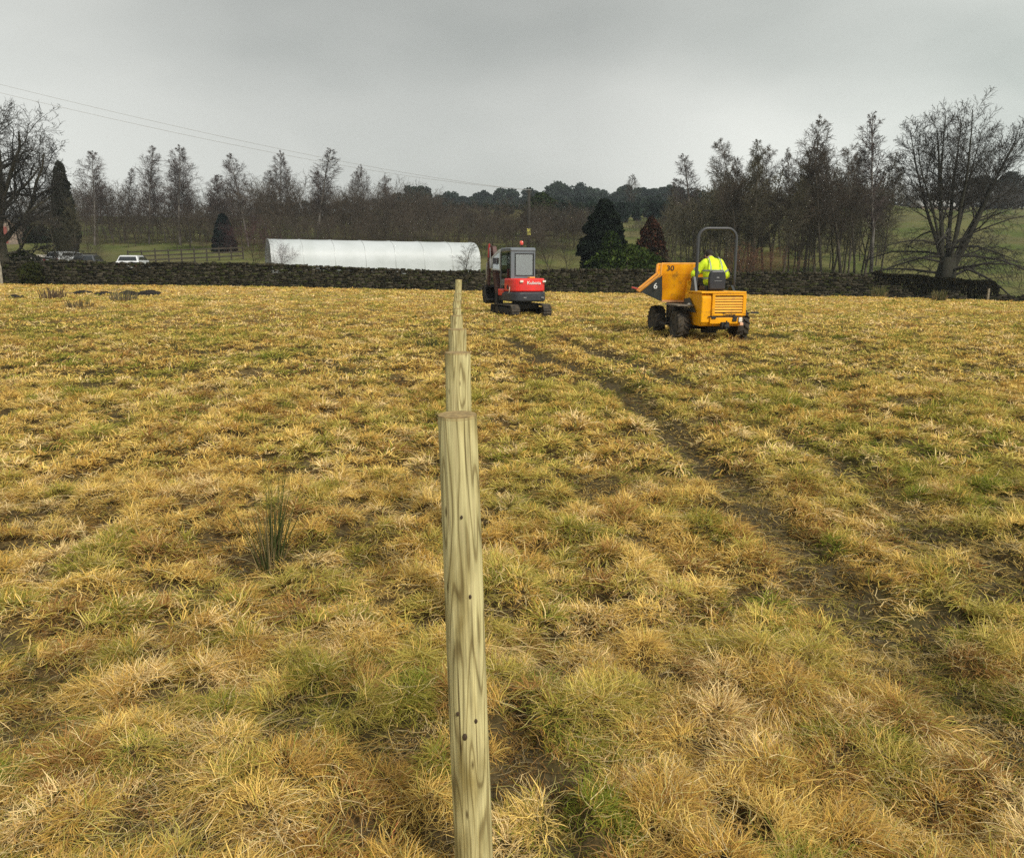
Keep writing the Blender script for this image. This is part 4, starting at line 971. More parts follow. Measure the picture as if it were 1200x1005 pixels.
# ------------------------------------------------------------------ wooden posts
def wood_mat():
    m = bpy.data.materials.new('treated_softwood'); m.use_nodes = True
    n, l = m.node_tree.nodes, m.node_tree.links; p = n['Principled BSDF']; p.inputs['Roughness'].default_value = .75; p.inputs['Specular IOR Level'].default_value = .25
    t = n.new('ShaderNodeTexCoord'); mpp = n.new('ShaderNodeMapping'); mpp.inputs['Scale'].default_value = (12, 12, 1.05); l.new(t.outputs['Object'], mpp.inputs[0])
    z = n.new('ShaderNodeTexNoise'); z.inputs['Scale'].default_value = 1.6; z.inputs['Detail'].default_value = 1.5; z.inputs['Roughness'].default_value = .35; l.new(mpp.outputs[0], z.inputs['Vector'])
    mu = n.new('ShaderNodeMath'); mu.operation = 'MULTIPLY'; mu.inputs[1].default_value = 66; l.new(z.outputs[0], mu.inputs[0])
    si = n.new('ShaderNodeMath'); si.operation = 'SINE'; l.new(mu.outputs[0], si.inputs[0])
    r = n.new('ShaderNodeValToRGB'); r.color_ramp.elements[0].position = .0; r.color_ramp.elements[0].color = (.25, .20, .085, 1)
    r.color_ramp.elements[1].position = .75; r.color_ramp.elements[1].color = (.54, .475, .235, 1)
    e = r.color_ramp.elements.new(.16); e.color = (.44, .385, .18, 1)
    mr = n.new('ShaderNodeMapRange'); mr.inputs[1].default_value = -1; mr.inputs[2].default_value = 1; l.new(si.outputs[0], mr.inputs[0]); l.new(mr.outputs[0], r.inputs[0])
    # fine fibres
    mp2 = n.new('ShaderNodeMapping'); mp2.inputs['Scale'].default_value = (160, 160, 5); l.new(t.outputs['Object'], mp2.inputs[0])
    z2 = n.new('ShaderNodeTexNoise'); z2.inputs['Scale'].default_value = 1; z2.inputs['Detail'].default_value = 3; l.new(mp2.outputs[0], z2.inputs['Vector'])
    # stains
    mp3 = n.new('ShaderNodeMapping'); mp3.inputs['Scale'].default_value = (14, 14, 3); l.new(t.outputs['Object'], mp3.inputs[0])
    z3 = n.new('ShaderNodeTexNoise'); z3.inputs['Scale'].default_value = 1; z3.inputs['Detail'].default_value = 4; l.new(mp3.outputs[0], z3.inputs['Vector'])
    r3 = n.new('ShaderNodeValToRGB'); r3.color_ramp.elements[0].position = .33; r3.color_ramp.elements[0].color = (.42, .36, .22, 1); r3.color_ramp.elements[1].position = .5; r3.color_ramp.elements[1].color = (1, 1, 1, 1); l.new(z3.outputs[0], r3.inputs[0])
    m1_ = n.new('ShaderNodeMix'); m1_.data_type = 'RGBA'; m1_.blend_type = 'MULTIPLY'; m1_.inputs[0].default_value = .85; l.new(r.outputs[0], m1_.inputs[6]); l.new(r3.outputs[0], m1_.inputs[7])
    m2_ = n.new('ShaderNodeMix'); m2_.data_type = 'RGBA'; m2_.blend_type = 'OVERLAY'; m2_.inputs[0].default_value = .75; l.new(m1_.outputs[2], m2_.inputs[6]); l.new(z2.outputs[0], m2_.inputs[7])
    # oval scars and knots with a shape of their own
    mp4 = n.new('ShaderNodeMapping'); mp4.inputs['Scale'].default_value = (30, 30, 8); l.new(t.outputs['Object'], mp4.inputs[0])
    vo = n.new('ShaderNodeTexVoronoi'); vo.inputs['Scale'].default_value = 1; l.new(mp4.outputs[0], vo.inputs['Vector'])
    r4 = n.new('ShaderNodeValToRGB'); r4.color_ramp.elements[0].position = .05; r4.color_ramp.elements[0].color = (.12, .08, .04, 1); r4.color_ramp.elements[1].position = .15; r4.color_ramp.elements[1].color = (1, 1, 1, 1); l.new(vo.outputs['Distance'], r4.inputs[0])
    m3_ = n.new('ShaderNodeMix'); m3_.data_type = 'RGBA'; m3_.blend_type = 'MULTIPLY'; m3_.inputs[0].default_value = .85; l.new(m2_.outputs[2], m3_.inputs[6]); l.new(r4.outputs[0], m3_.inputs[7])
    l.new(m3_.outputs[2], p.inputs['Base Color'])
    # drying cracks
    mp5 = n.new('ShaderNodeMapping'); mp5.inputs['Scale'].default_value = (75, 75, 1.6); l.new(t.outputs['Object'], mp5.inputs[0])
    z5 = n.new('ShaderNodeTexNoise'); z5.inputs['Scale'].default_value = 1; z5.inputs['Detail'].default_value = 1; l.new(mp5.outputs[0], z5.inputs['Vector'])
    r5 = n.new('ShaderNodeValToRGB'); r5.color_ramp.elements[0].position = .27; r5.color_ramp.elements[0].color = (.16, .11, .06, 1); r5.color_ramp.elements[1].position = .33; r5.color_ramp.elements[1].color = (1, 1, 1, 1); l.new(z5.outputs[0], r5.inputs[0])
    m5_ = n.new('ShaderNodeMix'); m5_.data_type = 'RGBA'; m5_.blend_type = 'MULTIPLY'; m5_.inputs[0].default_value = .8; l.new(m3_.outputs[2], m5_.inputs[6]); l.new(r5.outputs[0], m5_.inputs[7]); l.new(m5_.outputs[2], p.inputs['Base Color'])
    b = n.new('ShaderNodeBump'); b.inputs['Strength'].default_value = .8; b.inputs['Distance'].default_value = .003; l.new(z2.outputs[0], b.inputs['Height'])
    l.new(b.outputs[0], p.inputs['Normal'])
    return m
MWOOD = wood_mat(); MEND = mat('cut_end_grain', (.30, .21, .085), .85, var=.3, vscale=60)
MKNOT = mat('knot', (.05, .03, .015), .8)
posts = [(537.3, 486.5, 46, 1.76, 'nearest and tallest-looking round wooden post rising from the bottom edge'), (536.5, 413.5, 29, 3.3, 'second wooden post, directly behind the nearest one'), (536, 386, 20.5, 4.55, 'third wooden post of the row, showing above the second'),
         (535, 370, 14.5, 6.1, 'greenish narrow wooden post, fourth back in the row'), (535.6, 361.5, 9.5, 7.6, 'thin wooden post just behind the greenish narrow one'), (535.2, 353, 9, 9.3, 'thin pale wooden post two behind the greenish narrow one'),
         (535.6, 344, 8, 11.2, 'thin forked-looking wooden post just before the leaning last one'), (537.5, 327.5, 7.6, 14.2, 'farthest wooden post, leaning and standing highest against the dark wall')]
for i, (cx, row, wpx, Y, lab) in enumerate(posts):
    q = P(cx, row, Y); rad = wpx / 919 * Y / 2 * 1.03; rr2 = random.Random(i + 3)
    z0 = h1(q.x, Y); hh = q.z - z0; L = hh + .35
    root = empty('wooden_post', (q.x + (.028 if i == 0 else 0), Y, z0), i * 1.1, lab, 'post', 'row of round wooden posts')
    n = 40; vv = []; ff = []; NZ = 60
    for k in range(NZ + 1):
        zz = -.35 + L * k / NZ
        for j in range(n):
            a = 2 * math.pi * j / n
            rr = rad * (1 + (.13 * (1 - k / NZ) if i == 0 else .05 * (1 - k / NZ))) * (1 + .022 * math.sin(a * 2 + zz * 2.3 + i) + .012 * math.sin(a * 5 + zz * 7) + .016 * (float(vn(np.array(a * 3), np.array(zz * 6), i)) - .5))
            vv.append((math.cos(a) * rr, math.sin(a) * rr, zz))
    for k in range(NZ):
        for j in range(n): ff.append((k * n + j, k * n + (j + 1) % n, (k + 1) * n + (j + 1) % n, (k + 1) * n + j))
    sh = MB().add(vv, ff).build('shaft', MWOOD, root, smooth=True)
    rim_ = vv[-n:]; cap_ = [(p[0] * 1.003, p[1] * 1.003, hh - .004) for p in rim_] + [(p[0] * .99, p[1] * .99, hh + .003) for p in rim_] + [(0, 0, hh + .003)]
    cf_ = [(j, (j + 1) % n, n + (j + 1) % n, n + j) for j in range(n)] + [(n + j, n + (j + 1) % n, 2 * n) for j in range(n)]
    MB().add(cap_, cf_).build('cut_end', MEND, root)
    if i == 0: root.rotation_euler = (0, R(-1.3), 0)
    if i == 7: root.rotation_euler = (0, R(3.0), 0); root.location.x -= .075
    if i == 6: root.rotation_euler = (0, R(1.2), 0); root.location.x -= .02
    if i == 0:
        for (kx, kz, kr) in [(.38, .93, .0035), (-.5, .62, .004), (-.15, .56, .006), (.45, .60, .004), (.1, 1.13, .003)]:
            a = -math.pi / 2 + kx; MB().ball((0, 0, 0), (kr, kr * .6, kr * 1.6), 8, Matrix.Translation((math.cos(a) * rad * 1.075, math.sin(a) * rad * 1.075, kz))).build('knot', MKNOT, root, smooth=True)

# ------------------------------------------------------------------ rushes, soil mounds, twine
def rush(px, row, hh, n, spread, cols, label, seed, w=.005, green=True):
    x, y = G(px, row) if row > 380 else (None, None)
    if x is None:
        for Y in np.arange(15, 49, .25):
            q = P(px, row, Y)
            x, y = q.x, float(Y)
            if q.z <= h1(q.x, Y): break
    r = np.random.default_rng(seed); z = h1(x, y)
    root = empty('rush_clump', (x, y, z), 0, label, 'rushes')
    def stems(name, n, cols, hs, sp):
        pl = []
        for i in range(n):
            a = r.uniform(0, 6.28); e = abs(r.normal(0, sp)); b = Vector((math.cos(a) * .05 * r.random() * spread, math.sin(a) * .05 * r.random() * spread, -.02)); h_ = hs * r.uniform(.45, 1.1)
            d = Vector((math.cos(a) * e, math.sin(a) * e, 1)).normalized(); pl.append(([b, b + d * h_ * .5, b + d * h_ + Vector((math.cos(a), math.sin(a), -.4)) * h_ * .12 * r.random()], [w, w * .8, w * .3]))
        v, f = tubes_np(pl, 4); C = np.repeat(np.array(cols)[r.integers(0, len(cols), n)], 12, 0)
        link_mesh(name, np_mesh(name, v, f, False, C), MGR, root)
    stems('stem', n, cols, hh, .17)
    stems('dry_stem', n // 2, [(.40, .30, .15), (.22, .15, .08)], hh * .6, .4)
rush(318, 664, .62, 62, 1.3, [(.06, .075, .025), (.10, .12, .04), (.17, .15, .07)], 'upright clump of dark green rushes in the left foreground', 1, .0028)
rush(62, 350, .5, 70, 11, [(.10, .07, .05), (.14, .10, .06)], 'brown rush clump before the wall under the oak', 2, .02)
rush(92, 360, .35, 45, 11, [(.20, .15, .08), (.12, .10, .05)], 'small tan rush clump just below the dark soil mounds', 3, .02)
rush(145, 353, .45, 60, 12, [(.12, .11, .06), (.20, .17, .10)], 'olive rush clump in front of the larger soil mounds', 4, .02)
rush(507, 406, .20, 70, 9, [(.06, .07, .03), (.10, .10, .04)], 'dark green rush patch left of the far wooden posts', 5, .012)
rush(1100, 352, .6, 90, 8, [(.10, .10, .04), (.20, .17, .08)], 'rough rushes at the foot of the big bare tree', 6, .022)
rush(1030, 348, .8, 120, 9, [(.12, .13, .05), (.20, .18, .08)], 'tall rough rushes at the left end of the trimmed hedge', 7, .02)
MSOIL = mat('dark_soil', (.015, .012, .009), 1.0, var=.4, vscale=6, bump=1, bscale=9)
def mound(px, row, wpx, hpx, label, seed):
    for Y in np.arange(12, 49, .25):
        q = P(px, row, Y)
        x, y = q.x, float(Y)
        if q.z <= h1(q.x, Y): break
    s = Y / 919; r = np.random.default_rng(seed); n = 36; W = wpx * s / 2; Hh = hpx * s; vv = []; ff = []
    for i in range(9):
        for k in range(n):
            a = 2 * math.pi * k / n; t = i / 8; l = 1 + .35 * (float(fbm(np.array(math.cos(a) * 2 + 5), np.array(math.sin(a) * 2 + 5), seed, 2)) - .5) * 2
            zz = Hh * (1 - t) ** .6 * (.8 + .5 * float(vn(np.array(math.cos(a) * 3 * t), np.array(math.sin(a) * 3 * t), seed + 2))) if t < 1 else -.1
            vv.append((math.cos(a) * W * t * l + .001, math.sin(a) * W * .6 * t * l, zz + (r.normal(0, .02) if 0 < t < 1 else 0)))
    for i in range(8):
        for k in range(n): ff.append((i * n + k, (i + 1) * n + k, (i + 1) * n + (k + 1) % n, i * n + (k + 1) % n))
    o = MB().add(vv, ff).build('soil_mound', MSOIL); o.location = (x, y, h1(x, y)); tag(o, label, 'soil mound', 'mounds of dark soil near the wall')
mound(98, 345, 22, 2.6, 'small dark soil mound, left end of the line before the wall', 1)
mound(122, 345, 24, 2.6, 'low dark soil mound between the leftmost one and the broad ones', 2)
mound(150, 346, 28, 3.4, 'broad dark soil mound behind the olive rush clump', 3)
mound(176, 346, 30, 4, 'largest dark soil mound, right end of the line before the wall', 4)
mound(18, 349, 22, 3, 'isolated flat dark soil mound close to the left edge', 5)
pts = [G(*p) for p in [(468, 955), (458, 962), (462, 968), (452, 972), (457, 979), (447, 986), (440, 993), (425, 1000), (412, 1003)]]
r_ = random.Random(3)
tag(MB().tube([(x, y, h1(x, y) + .05 + .03 * r_.random()) for x, y in pts], .0020, 6).build('twine', mat('red_twine', (.50, .10, .06), .8)), 'frayed red twine lying in the grass left of the nearest post', 'twine')
# two little fence stakes on the far right
for px, lab in ((1158, 'short weathered stake at the low wall right of the big tree'),):
    q = P(px, 346, 48.6); o = MB().box(-.07, .07, -.06, .06, -.3, .8, None, (.02, .02, .01, .01)).build('stake', mat('weathered_wood', (.20, .17, .12), .9, var=.3), None, bevel=.01); o.location = (q.x, 48.6, hb(q.x, 48.6)); tag(o, lab, 'stake', 'weathered stakes')
q = P(1.5, 330, 49.2); o = MB().tube([(0, 0, -.3), (.03, 0, 1.0), (-.05, 0, 2.0)], [.10, .09, .07], 8).build('stake', mat('pale_wood', (.30, .27, .21), .9, var=.3)); o.location = (q.x, 49.2, hb(q.x, 49.2)); tag(o, 'pale leaning stake before the oak at the left edge', 'stake', 'weathered stakes')
# ------------------------------------------------------------------ lettering
def lettering(word, size, name, m, parent, M, squash=1.0, extrude=.003):
    cu = bpy.data.curves.new(name, 'FONT'); cu.body = word; cu.size = size; cu.extrude = extrude; cu.align_x = 'CENTER'; cu.align_y = 'CENTER'; cu.offset = size * .012
    t = bpy.data.objects.new('tmp', cu); COL.objects.link(t)
    dg = bpy.context.evaluated_depsgraph_get(); me = bpy.data.meshes.new_from_object(t.evaluated_get(dg))
    bpy.data.objects.remove(t)
    me.transform(M @ Matrix.Diagonal((squash, 1, 1, 1))); me.materials.clear()
    return link_mesh(name, me, m, parent)
RX90 = Matrix.Rotation(R(90), 4, 'X')      # text upright, facing -Y
# ------------------------------------------------------------------ wheels with tractor tread
def tractor_wheel(parent, x, y, r, w, side, rimm, tyrem):
    Mt = Matrix.Translation((x, y, r))
    m = MB(); ri = r * .52; ro = r * .90
    m.lathe([(ri, -w * .40), (ro * .8, -w * .5), (ro * .96, -w * .44), (ro, -w * .3), (ro, w * .3), (ro * .96, w * .44), (ro * .8, w * .5), (ri, w * .40)], 36, 'x', Mt)
    nl = 17
    for k in range(nl):
        for s in (-1, 1):
            a0 = 2 * math.pi * (k + (.5 if s > 0 else 0)) / nl; pts = []
            for t in (0, .5, 1):
                xx = s * w * (.02 + .47 * t); a = a0 + t * .24; rr = r * (.985 - .06 * t ** 4)
                pts.append((xx, rr, a))
            v = []
            for (xx, rr, a) in pts:
                for da in (-.048, .048):
                    for q in (ro * .93, rr):
                        v.append((xx, q * math.cos(a + da), q * math.sin(a + da)))
            f = []
            for i in range(2):
                b = i * 4; f += [(b, b + 1, b + 5, b + 4), (b + 2, b + 6, b + 7, b + 3), (b + 1, b + 3, b + 7, b + 5), (b, b + 4, b + 6, b + 2)]
            f += [(0, 2, 3, 1), (8, 9, 11, 10)]
            m.add(v, f, Mt)
    wl_ = m.build('wheel', tyrem, parent)
    m = MB(); o = side * w * .5
    m.lathe([(.02, side * w * .18), (ri * .45, side * w * .20), (ri * .5, side * w * .12), (ri * .85, side * w * .10), (ri * .95, side * w * .38), (ri * 1.02, side * w * .42), (ri * 1.02, -side * w * .38), (.02, -side * w * .30)], 28, 'x', Mt)
    rm = m.build('rim', rimm, wl_)
    b = MB()
    for k in range(6):
        a = k * math.pi / 3; b.lathe([(.014, side * w * .09), (.014, side * w * .16)], 6, 'x', Mt @ Matrix.Translation((0, math.cos(a) * ri * .66, math.sin(a) * ri * .66)))
    b.build('wheel_nuts', MSTEEL, wl_)
    return wl_
MTYM = mat('muddy_tyre', (.018, .017, .016), .9, col2=(.075, .06, .04), vscale=7, bump=.5, bscale=30)
MRIM = mat('grimy_rim', (.10, .095, .085), .7, col2=(.05, .048, .042), vscale=9)
MSTEEL = mat('steel', (.35, .35, .35), .35, .8)
MYEL = mat('yellow_paint', (.92, .43, .008), .45, col2=(.80, .35, .008), vscale=2.2, coat=0, detail=6, spec=.2, dirt=.5)
MORG = mat('worn_orange_paint', (.95, .42, .006), .5, col2=(.78, .29, .008), vscale=3.5, detail=9, coat=0, spec=.15, dirt=.6)
MGRY = mat('dark_grey_paint', (.042, .048, .049), .5, var=.2, vscale=3, dirt=.4)
MBLK = mat('black_plastic', (.018, .019, .022), .5)
MCHS = mat('chassis_black', (.020, .019, .018), .7, var=.4, vscale=5)
MRED = mat('red_paint', (.72, .022, .018), .38, var=.12, vscale=3, coat=.25, dirt=.3)
MCAB = mat('cab_grey_paint', (.125, .142, .16), .4, var=.06, vscale=2, coat=.3)
MCW = mat('dark_blue_grey_casting', (.028, .033, .042), .5, var=.2)
MPALE = mat('pale_lens', (.75, .70, .60), .25)
def glass(name, col, al):
    m = bpy.data.materials.new(name); m.use_nodes = True; n, l = m.node_tree.nodes, m.node_tree.links; n.clear()
    o = n.new('ShaderNodeOutputMaterial'); t = n.new('ShaderNodeBsdfTransparent'); t.inputs[0].default_value = (*col, 1); g = n.new('ShaderNodeBsdfGlossy'); g.inputs['Roughness'].default_value = .03
    x = n.new('ShaderNodeMixShader'); x.inputs[0].default_value = al; l.new(t.outputs[0], x.inputs[1]); l.new(g.outputs[0], x.inputs[2]); l.new(x.outputs[0], o.inputs[0]); return m
MCGL = glass('cab_glass', (.50, .55, .53), .22); MDGL = glass('door_glass', (.80, .83, .82), .5)
MSEAT = mat('seat_vinyl', (.016, .018, .024), .45)

# ------------------------------------------------------------------ dumper
DY = 18.25; DX = (834 - 600) / 919 * DY; DA = R(7)
zd = hb(DX, DY)
dum = empty('site_dumper', (DX, DY, zd - .01), DA, 'yellow four-wheeled site dumper with its skip swivelled left and a roll bar', 'dumper')
wr = .385
for s in (-1, 1):
    tractor_wheel(dum, s * .72, 0, wr, .30, s, MRIM, MTYM); tractor_wheel(dum, s * .72, 1.75, wr, .30, s, MRIM, MTYM)
ax = MB().box(-.6, .6, -.07, .07, wr - .09, wr + .07).box(-.6, .6, 1.68, 1.82, wr - .09, wr + .07).box(-.22, .22, -.5, .95, .30, .62).box(-.24, .24, 1.0, 2.2, .36, .80)
ax.tube([(0, .8, .5), (0, 1.2, .5)], .12, 10).box(-.16, .16, -.12, .12, .2, .42)
ax.build('chassis', MCHS, dum, bevel=.02)
# engine cover: rear column with tapered underside
bodyp = MB()
bodyp.prism([(-.78, .50), (-.70, .40), (-.20, .40), (.20, .62), (.36, .62), (.36, 1.12), (-.70, 1.15), (-.80, 1.05)], -.50, .49, 'x')
bo = bodyp.build('body', MYEL, dum, bevel=.03)
MB().box(-.53, .52, -.83, .12, 1.135, 1.175).build('deck_panel', MYEL, dum, bevel=.012)
MB().box(-.20, .44, -.812, -.802, .70, 1.08).build('grille_recess', MCHS, dum)
for k in range(6):
    z = .735 + k * .058; MB().prism([(-.835, z - .012), (-.812, z + .030), (-.806, z + .030), (-.806, z - .002)], -.21, .45, 'x').build('grille_slat', MYEL, dum, bevel=.003)
MB().box(-.27, -.205, -.84, -.79, .66, 1.11).box(.445, .525, -.84, -.79, .66, 1.11).box(-.27, .525, -.84, -.79, 1.085, 1.125).box(-.27, .525, -.84, -.79, .64, .695).build('grille_frame', MYEL, dum, bevel=.008)
MB().box(-.30, .36, -.825, -.79, .46, .60).build('bumper', MYEL, dum, bevel=.012)
MB().box(-.34, .42, -.83, -.80, .615, .635).build('seam_shadow_gap', MCHS, dum)
for xx, zz in ((-.22, .60), (.28, .60), (.27, .54)): MB().box(xx - .05, xx + .05, -.85, -.82, zz - .025, zz + .03).build('latch', MCHS, dum, bevel=.006)
MB().box(-.05, .13, -.90, -.78, .38, .50).box(-.01, .09, -.98, -.86, .40, .45).tube([(.04, -.95, .34), (.04, -.95, .54)], .018, 8).build('tow_hitch', MCHS, dum, bevel=.008)
MB().box(.36, .44, -.87, -.81, .50, .60).build('tail_light', MPALE, dum, bevel=.01)
MB().box(.39, .47, -.87, -.81, .42, .485).build('tail_light', mat('amber_lens', (.75, .42, .25), .3), dum, bevel=.01)
lettering('Thwaites', .085, 'lettering', MCHS, dum, Matrix.Translation((.13, -.843, .668)) @ RX90, 1.0)
# left side: dark cut-out, silver filler, step and mudguards
MB().prism([(-.55, .70), (.25, .70), (.25, .98), (-.10, 1.02)], -.548, -.533, 'x').build('side_recess', MGRY, dum)
MB().ball((-.56, -.14, .84), (.03, .10, .06), 10).build('side_reflector', MPALE, dum, smooth=True)
for s in (-1, 1):
    mg = MB().box(s * .73 - .20, s * .73 + .20, -.42, .5, .835, .865) if s < 0 else MB().box(.60, .88, -.10, .45, .83, .855)
    mg.build('mudguard', mat('dusty_steel', (.15, .13, .10), .7, var=.3), dum, bevel=.008)
MB().box(.86, 1.02, -.42, -.36, .66, .70).box(.52, .9, -.41, -.37, .67, .69).build('lamp_arm', MBLK, dum)
MB().box(-.92, -.55, .42, .95, .35, .40).box(-.9, -.87, .42, .46, .35, .86).build('step', MCHS, dum, bevel=.008)
# operator platform, console, steering wheel
MB().box(-.50, .50, .36, 1.02, .62, .68).build('platform', MCHS, dum)
MB().prism([(.80, .68), (1.02, .68), (1.02, 1.36), (.90, 1.40)], -.26, .26, 'x').build('console', MYEL, dum, bevel=.02)
sw = MB(); C_ = Matrix.Translation((0, .78, 1.46)) @ Matrix.Rotation(R(-35), 4, 'X')
sw.tube([(math.cos(2 * math.pi * k / 24) * .19, math.sin(2 * math.pi * k / 24) * .19, 0) for k in range(25)], .016, 8, C_, cap=False).tube([(0, 0, -.2), (0, 0, 0)], .02, 8, C_).box(-.18, .18, -.012, .012, -.01, .01, C_).build('steering_wheel', MBLK, dum, smooth=False)
for i in range(3): MB().tube([(.18 + .05 * i, .80, 1.3), (.20 + .05 * i, .76, 1.52)], [.008, .016], 6).build('lever', MBLK, dum)
# seat with back
st = MB(); st.box(-.24, .24, -.28, .18, 1.17, 1.30, None, (.02, .02, .02, .02)); se = st.build('seat', MSEAT, dum, bevel=.04)
bk = MB(); bk.prism([(-.19, 1.20), (.19, 1.20), (.20, 1.50), (.18, 1.60), (.12, 1.63), (-.13, 1.63), (-.18, 1.60), (-.205, 1.48)], -.40, -.30, 'y'); bk.build('backrest', MSEAT, dum, bevel=.03)
MB().box(-.03, .03, -.408, -.40, 1.47, 1.49).box(-.08, .10, -.408, -.40, 1.40, 1.408).build('backrest_trim', MSTEEL, dum)
# roll bar
rb = []
xw, zt_ = .455, 2.60 - zd
rbx = .05
for a, b in ((-xw, 1.10), (-xw, 1.5), (-xw + .0, 1.9)): rb.append((a, -.12, b))
for k in range(9):
    t = math.pi - math.pi / 2 * k / 8; rb.append((-xw + .22 + .22 * math.cos(t), -.12, zt_ - .26 + .24 * math.sin(t)))
for k in range(9):
    t = math.pi / 2 - math.pi / 2 * k / 8; rb.append((xw - .22 + .22 * math.cos(t), -.12, zt_ - .26 + .24 * math.sin(t)))
rb += [(xw, -.12, 1.9), (xw, -.12, 1.5), (xw, -.12, 1.10)]
ro = MB().tube([(a_ + rbx, b_, c_) for a_, b_, c_ in rb], .037, 12).build('roll_bar', mat('grey_roll_bar', (.040, .042, .045), .45, var=.1), dum, smooth=True)
MB().prism([(-.30, 1.17), (.05, 1.17), (-.06, 1.50), (-.14, 1.50)], -xw - .03, -xw + .03, 'x').prism([(-.30, 1.17), (.05, 1.17), (-.10, 1.30), (-.14, 1.30)], xw - .03, xw + .03, 'x').build('roll_bar_gusset', MGRY, dum, bevel=.006)
# pedestal and skip
MB().box(-.30, .28, 1.45, 2.05, .74, 1.0).box(-.42, -.2, 1.35, 1.95, .45, .88).build('turntable', MGRY, dum, bevel=.02)
sk = empty('skip', (-.20, 1.80, 0), R(76)); sk.parent = dum
# skip cross-section along its own forward axis y (u), half width x at each height
def shell(name, rings, m_, parent, th=.012, bevel=0, open_top=True):
    pass
zt0, zm, zb_ = 1.80 - zd, 1.55 - zd, .90 - zd
W1, W2, W3 = .84, .83, .72
U0, U1 = -.66, .42
m = MB()
def quad4(a, b, c, d, th=.02):
    a, b, c, d = map(Vector, (a, b, c, d)); nn = (b - a).cross(d - a).normalized() * th
    m.add([a, b, c, d, a + nn, b + nn, c + nn, d + nn], [(0, 1, 2, 3), (7, 6, 5, 4), (0, 4, 5, 1), (1, 5, 6, 2), (2, 6, 7, 3), (3, 7, 4, 0)])
for s in (-1, 1):
    def q(a, b, c, d):
        quad4(a, b, c, d, .022) if s < 0 else quad4(d, c, b, a, .022)
    q((s * W1, U0 - .04, zt0), (s * W1, U1 + .04, zt0), (s * (W2 + .0), U1 + .02, zm), (s * (W2 + .0), U0 - .02, zm))       # upper band
    q((s * W2, U0 - .02, zm), (s * W2, U1 + .02, zm), (s * W3, U1, zb_), (s * W3, U0 + .12, zb_))                         # lower panel
quad4((-W3, U0 + .12, zb_), (W3, U0 + .12, zb_), (W3, U1 + .05, zb_), (-W3, U1 + .05, zb_), .02)                       # floor
quad4((W1, U0 - .04, zt0), (-W1, U0 - .04, zt0), (-W3, U0 + .12, zb_), (W3, U0 + .12, zb_), .02)                      # back
skb = m.build('hopper', MORG, sk)
m = MB()
UL, ZL = .96, 1.13 - zd
for s in (-1, 1):
    a, b, c, d = (s * (W2 - .01), U1, zm - .01), (s * W1 * .80, UL, ZL), (s * W3, U1 + .06, zb_ + .005), (s * W3 * 1.02, U1, zb_)
    (quad4(a, b, c, d, .02) if s < 0 else quad4(d, c, b, a, .02))
quad4((-W3, U1 + .05, zb_), (W3, U1 + .05, zb_), (W1 * .80, UL, ZL), (-W1 * .80, UL, ZL), .02)
m.build('spout', MGRY, sk)
for s in (-1, 1):
    MB().tube([(s * W1, U0 - .05, zt0), (s * W1, U1 + .04, zt0), ], .026, 6).tube([(s * W1, U1 + .04, zt0), (s * W2, U1 + .06, zm), (s * W1 * .82, UL + .02, ZL)], .034, 6).build('rim_rail', mat('pale_orange_edge', (.80, .36, .06), .45, var=.15, vscale=6), sk)
MB().tube([(-W1 * .82, UL + .02, ZL), (W1 * .82, UL + .02, ZL)], .03, 6).build('lip', MORG, sk)
MB().box(-W3 - .03, -W3 + .0, U0 + .12, U1, zb_ - .03, zb_ + .02).build('bottom_rail', mat('pale_orange_rail', (.75, .38, .18), .5), sk)
MB().tube([(.5, UL - .02, ZL + .02), (.56, UL + .17, ZL + .07)], .022, 6).build('lip_marker', mat('faded_red', (.45, .07, .06), .6), sk)
# lettering on the side that faces the camera (local -x side)
ML_ = lambda u, z, x: Matrix.Translation((x, u, z)) @ Matrix.Rotation(R(-90), 4, 'Z') @ RX90
lettering('30', .17, 'lettering', MBLK, sk, ML_(U1 - .17, zt0 - .11, -W1 - .026), 1.1)
tt = math.atan2(W2 - W3, zm - zb_)
lettering('6', .20, 'lettering', MWH, sk, Matrix.Translation((-.80, U1 + .17, zb_ + .36)) @ Matrix.Rotation(R(-90 - 14), 4, 'Z') @ Matrix.Rotation(-.25, 4, 'X') @ RX90, 1.0)

# ------------------------------------------------------------------ driver
MHV = mat('hi_vis_yellow', (.70, .92, .02), .7, var=.10, vscale=7, bump=.5, bscale=9)
MSKIN = mat('skin', (.45, .26, .19), .55); MTR = mat('dark_trousers', (.02, .022, .03), .8, var=.2); MTAPE = mat('reflective_tape', (.26, .28, .27), .35, .3); MHAIR = mat('dark_hair', (.018, .013, .010), .8)
BO = mat('work_boot', (.05, .035, .025), .8)
dm = Matrix.Translation((DX, DY, zd)) @ Matrix.Rotation(DA, 4, 'Z')
per = empty('person', dm @ Vector((.05, -.02, 1.27)), DA, 'person in yellow hi-vis jacket hunched forward on the dumper seat', 'person')
def limb(m, pts, rs, n=14):
    for (a, ra), (b, rb_) in zip(list(zip(pts, rs))[:-1], list(zip(pts, rs))[1:]):
        a, b = Vector(a), Vector(b); k = 5
        m.tube([a.lerp(b, i / k) for i in range(k + 1)], [ra + (rb_ - ra) * i / k for i in range(k + 1)], n)
    for p, r in zip(pts, rs): m.ball(p, r * 1.0, 8)
arms = {-1: [(-.20, .13, .50), (-.40, .20, .26), (-.30, .52, .20)], 1: [(.20, .13, .50), (.345, .10, .24), (.30, .40, .16)]}
hip, kn, an = {-1: (-.11, .10, .06), 1: (.11, .10, .06)}, {-1: (-.20, .50, .10), 1: (.20, .50, .10)}, {-1: (-.19, .60, -.45), 1: (.19, .60, -.45)}
b = MB()
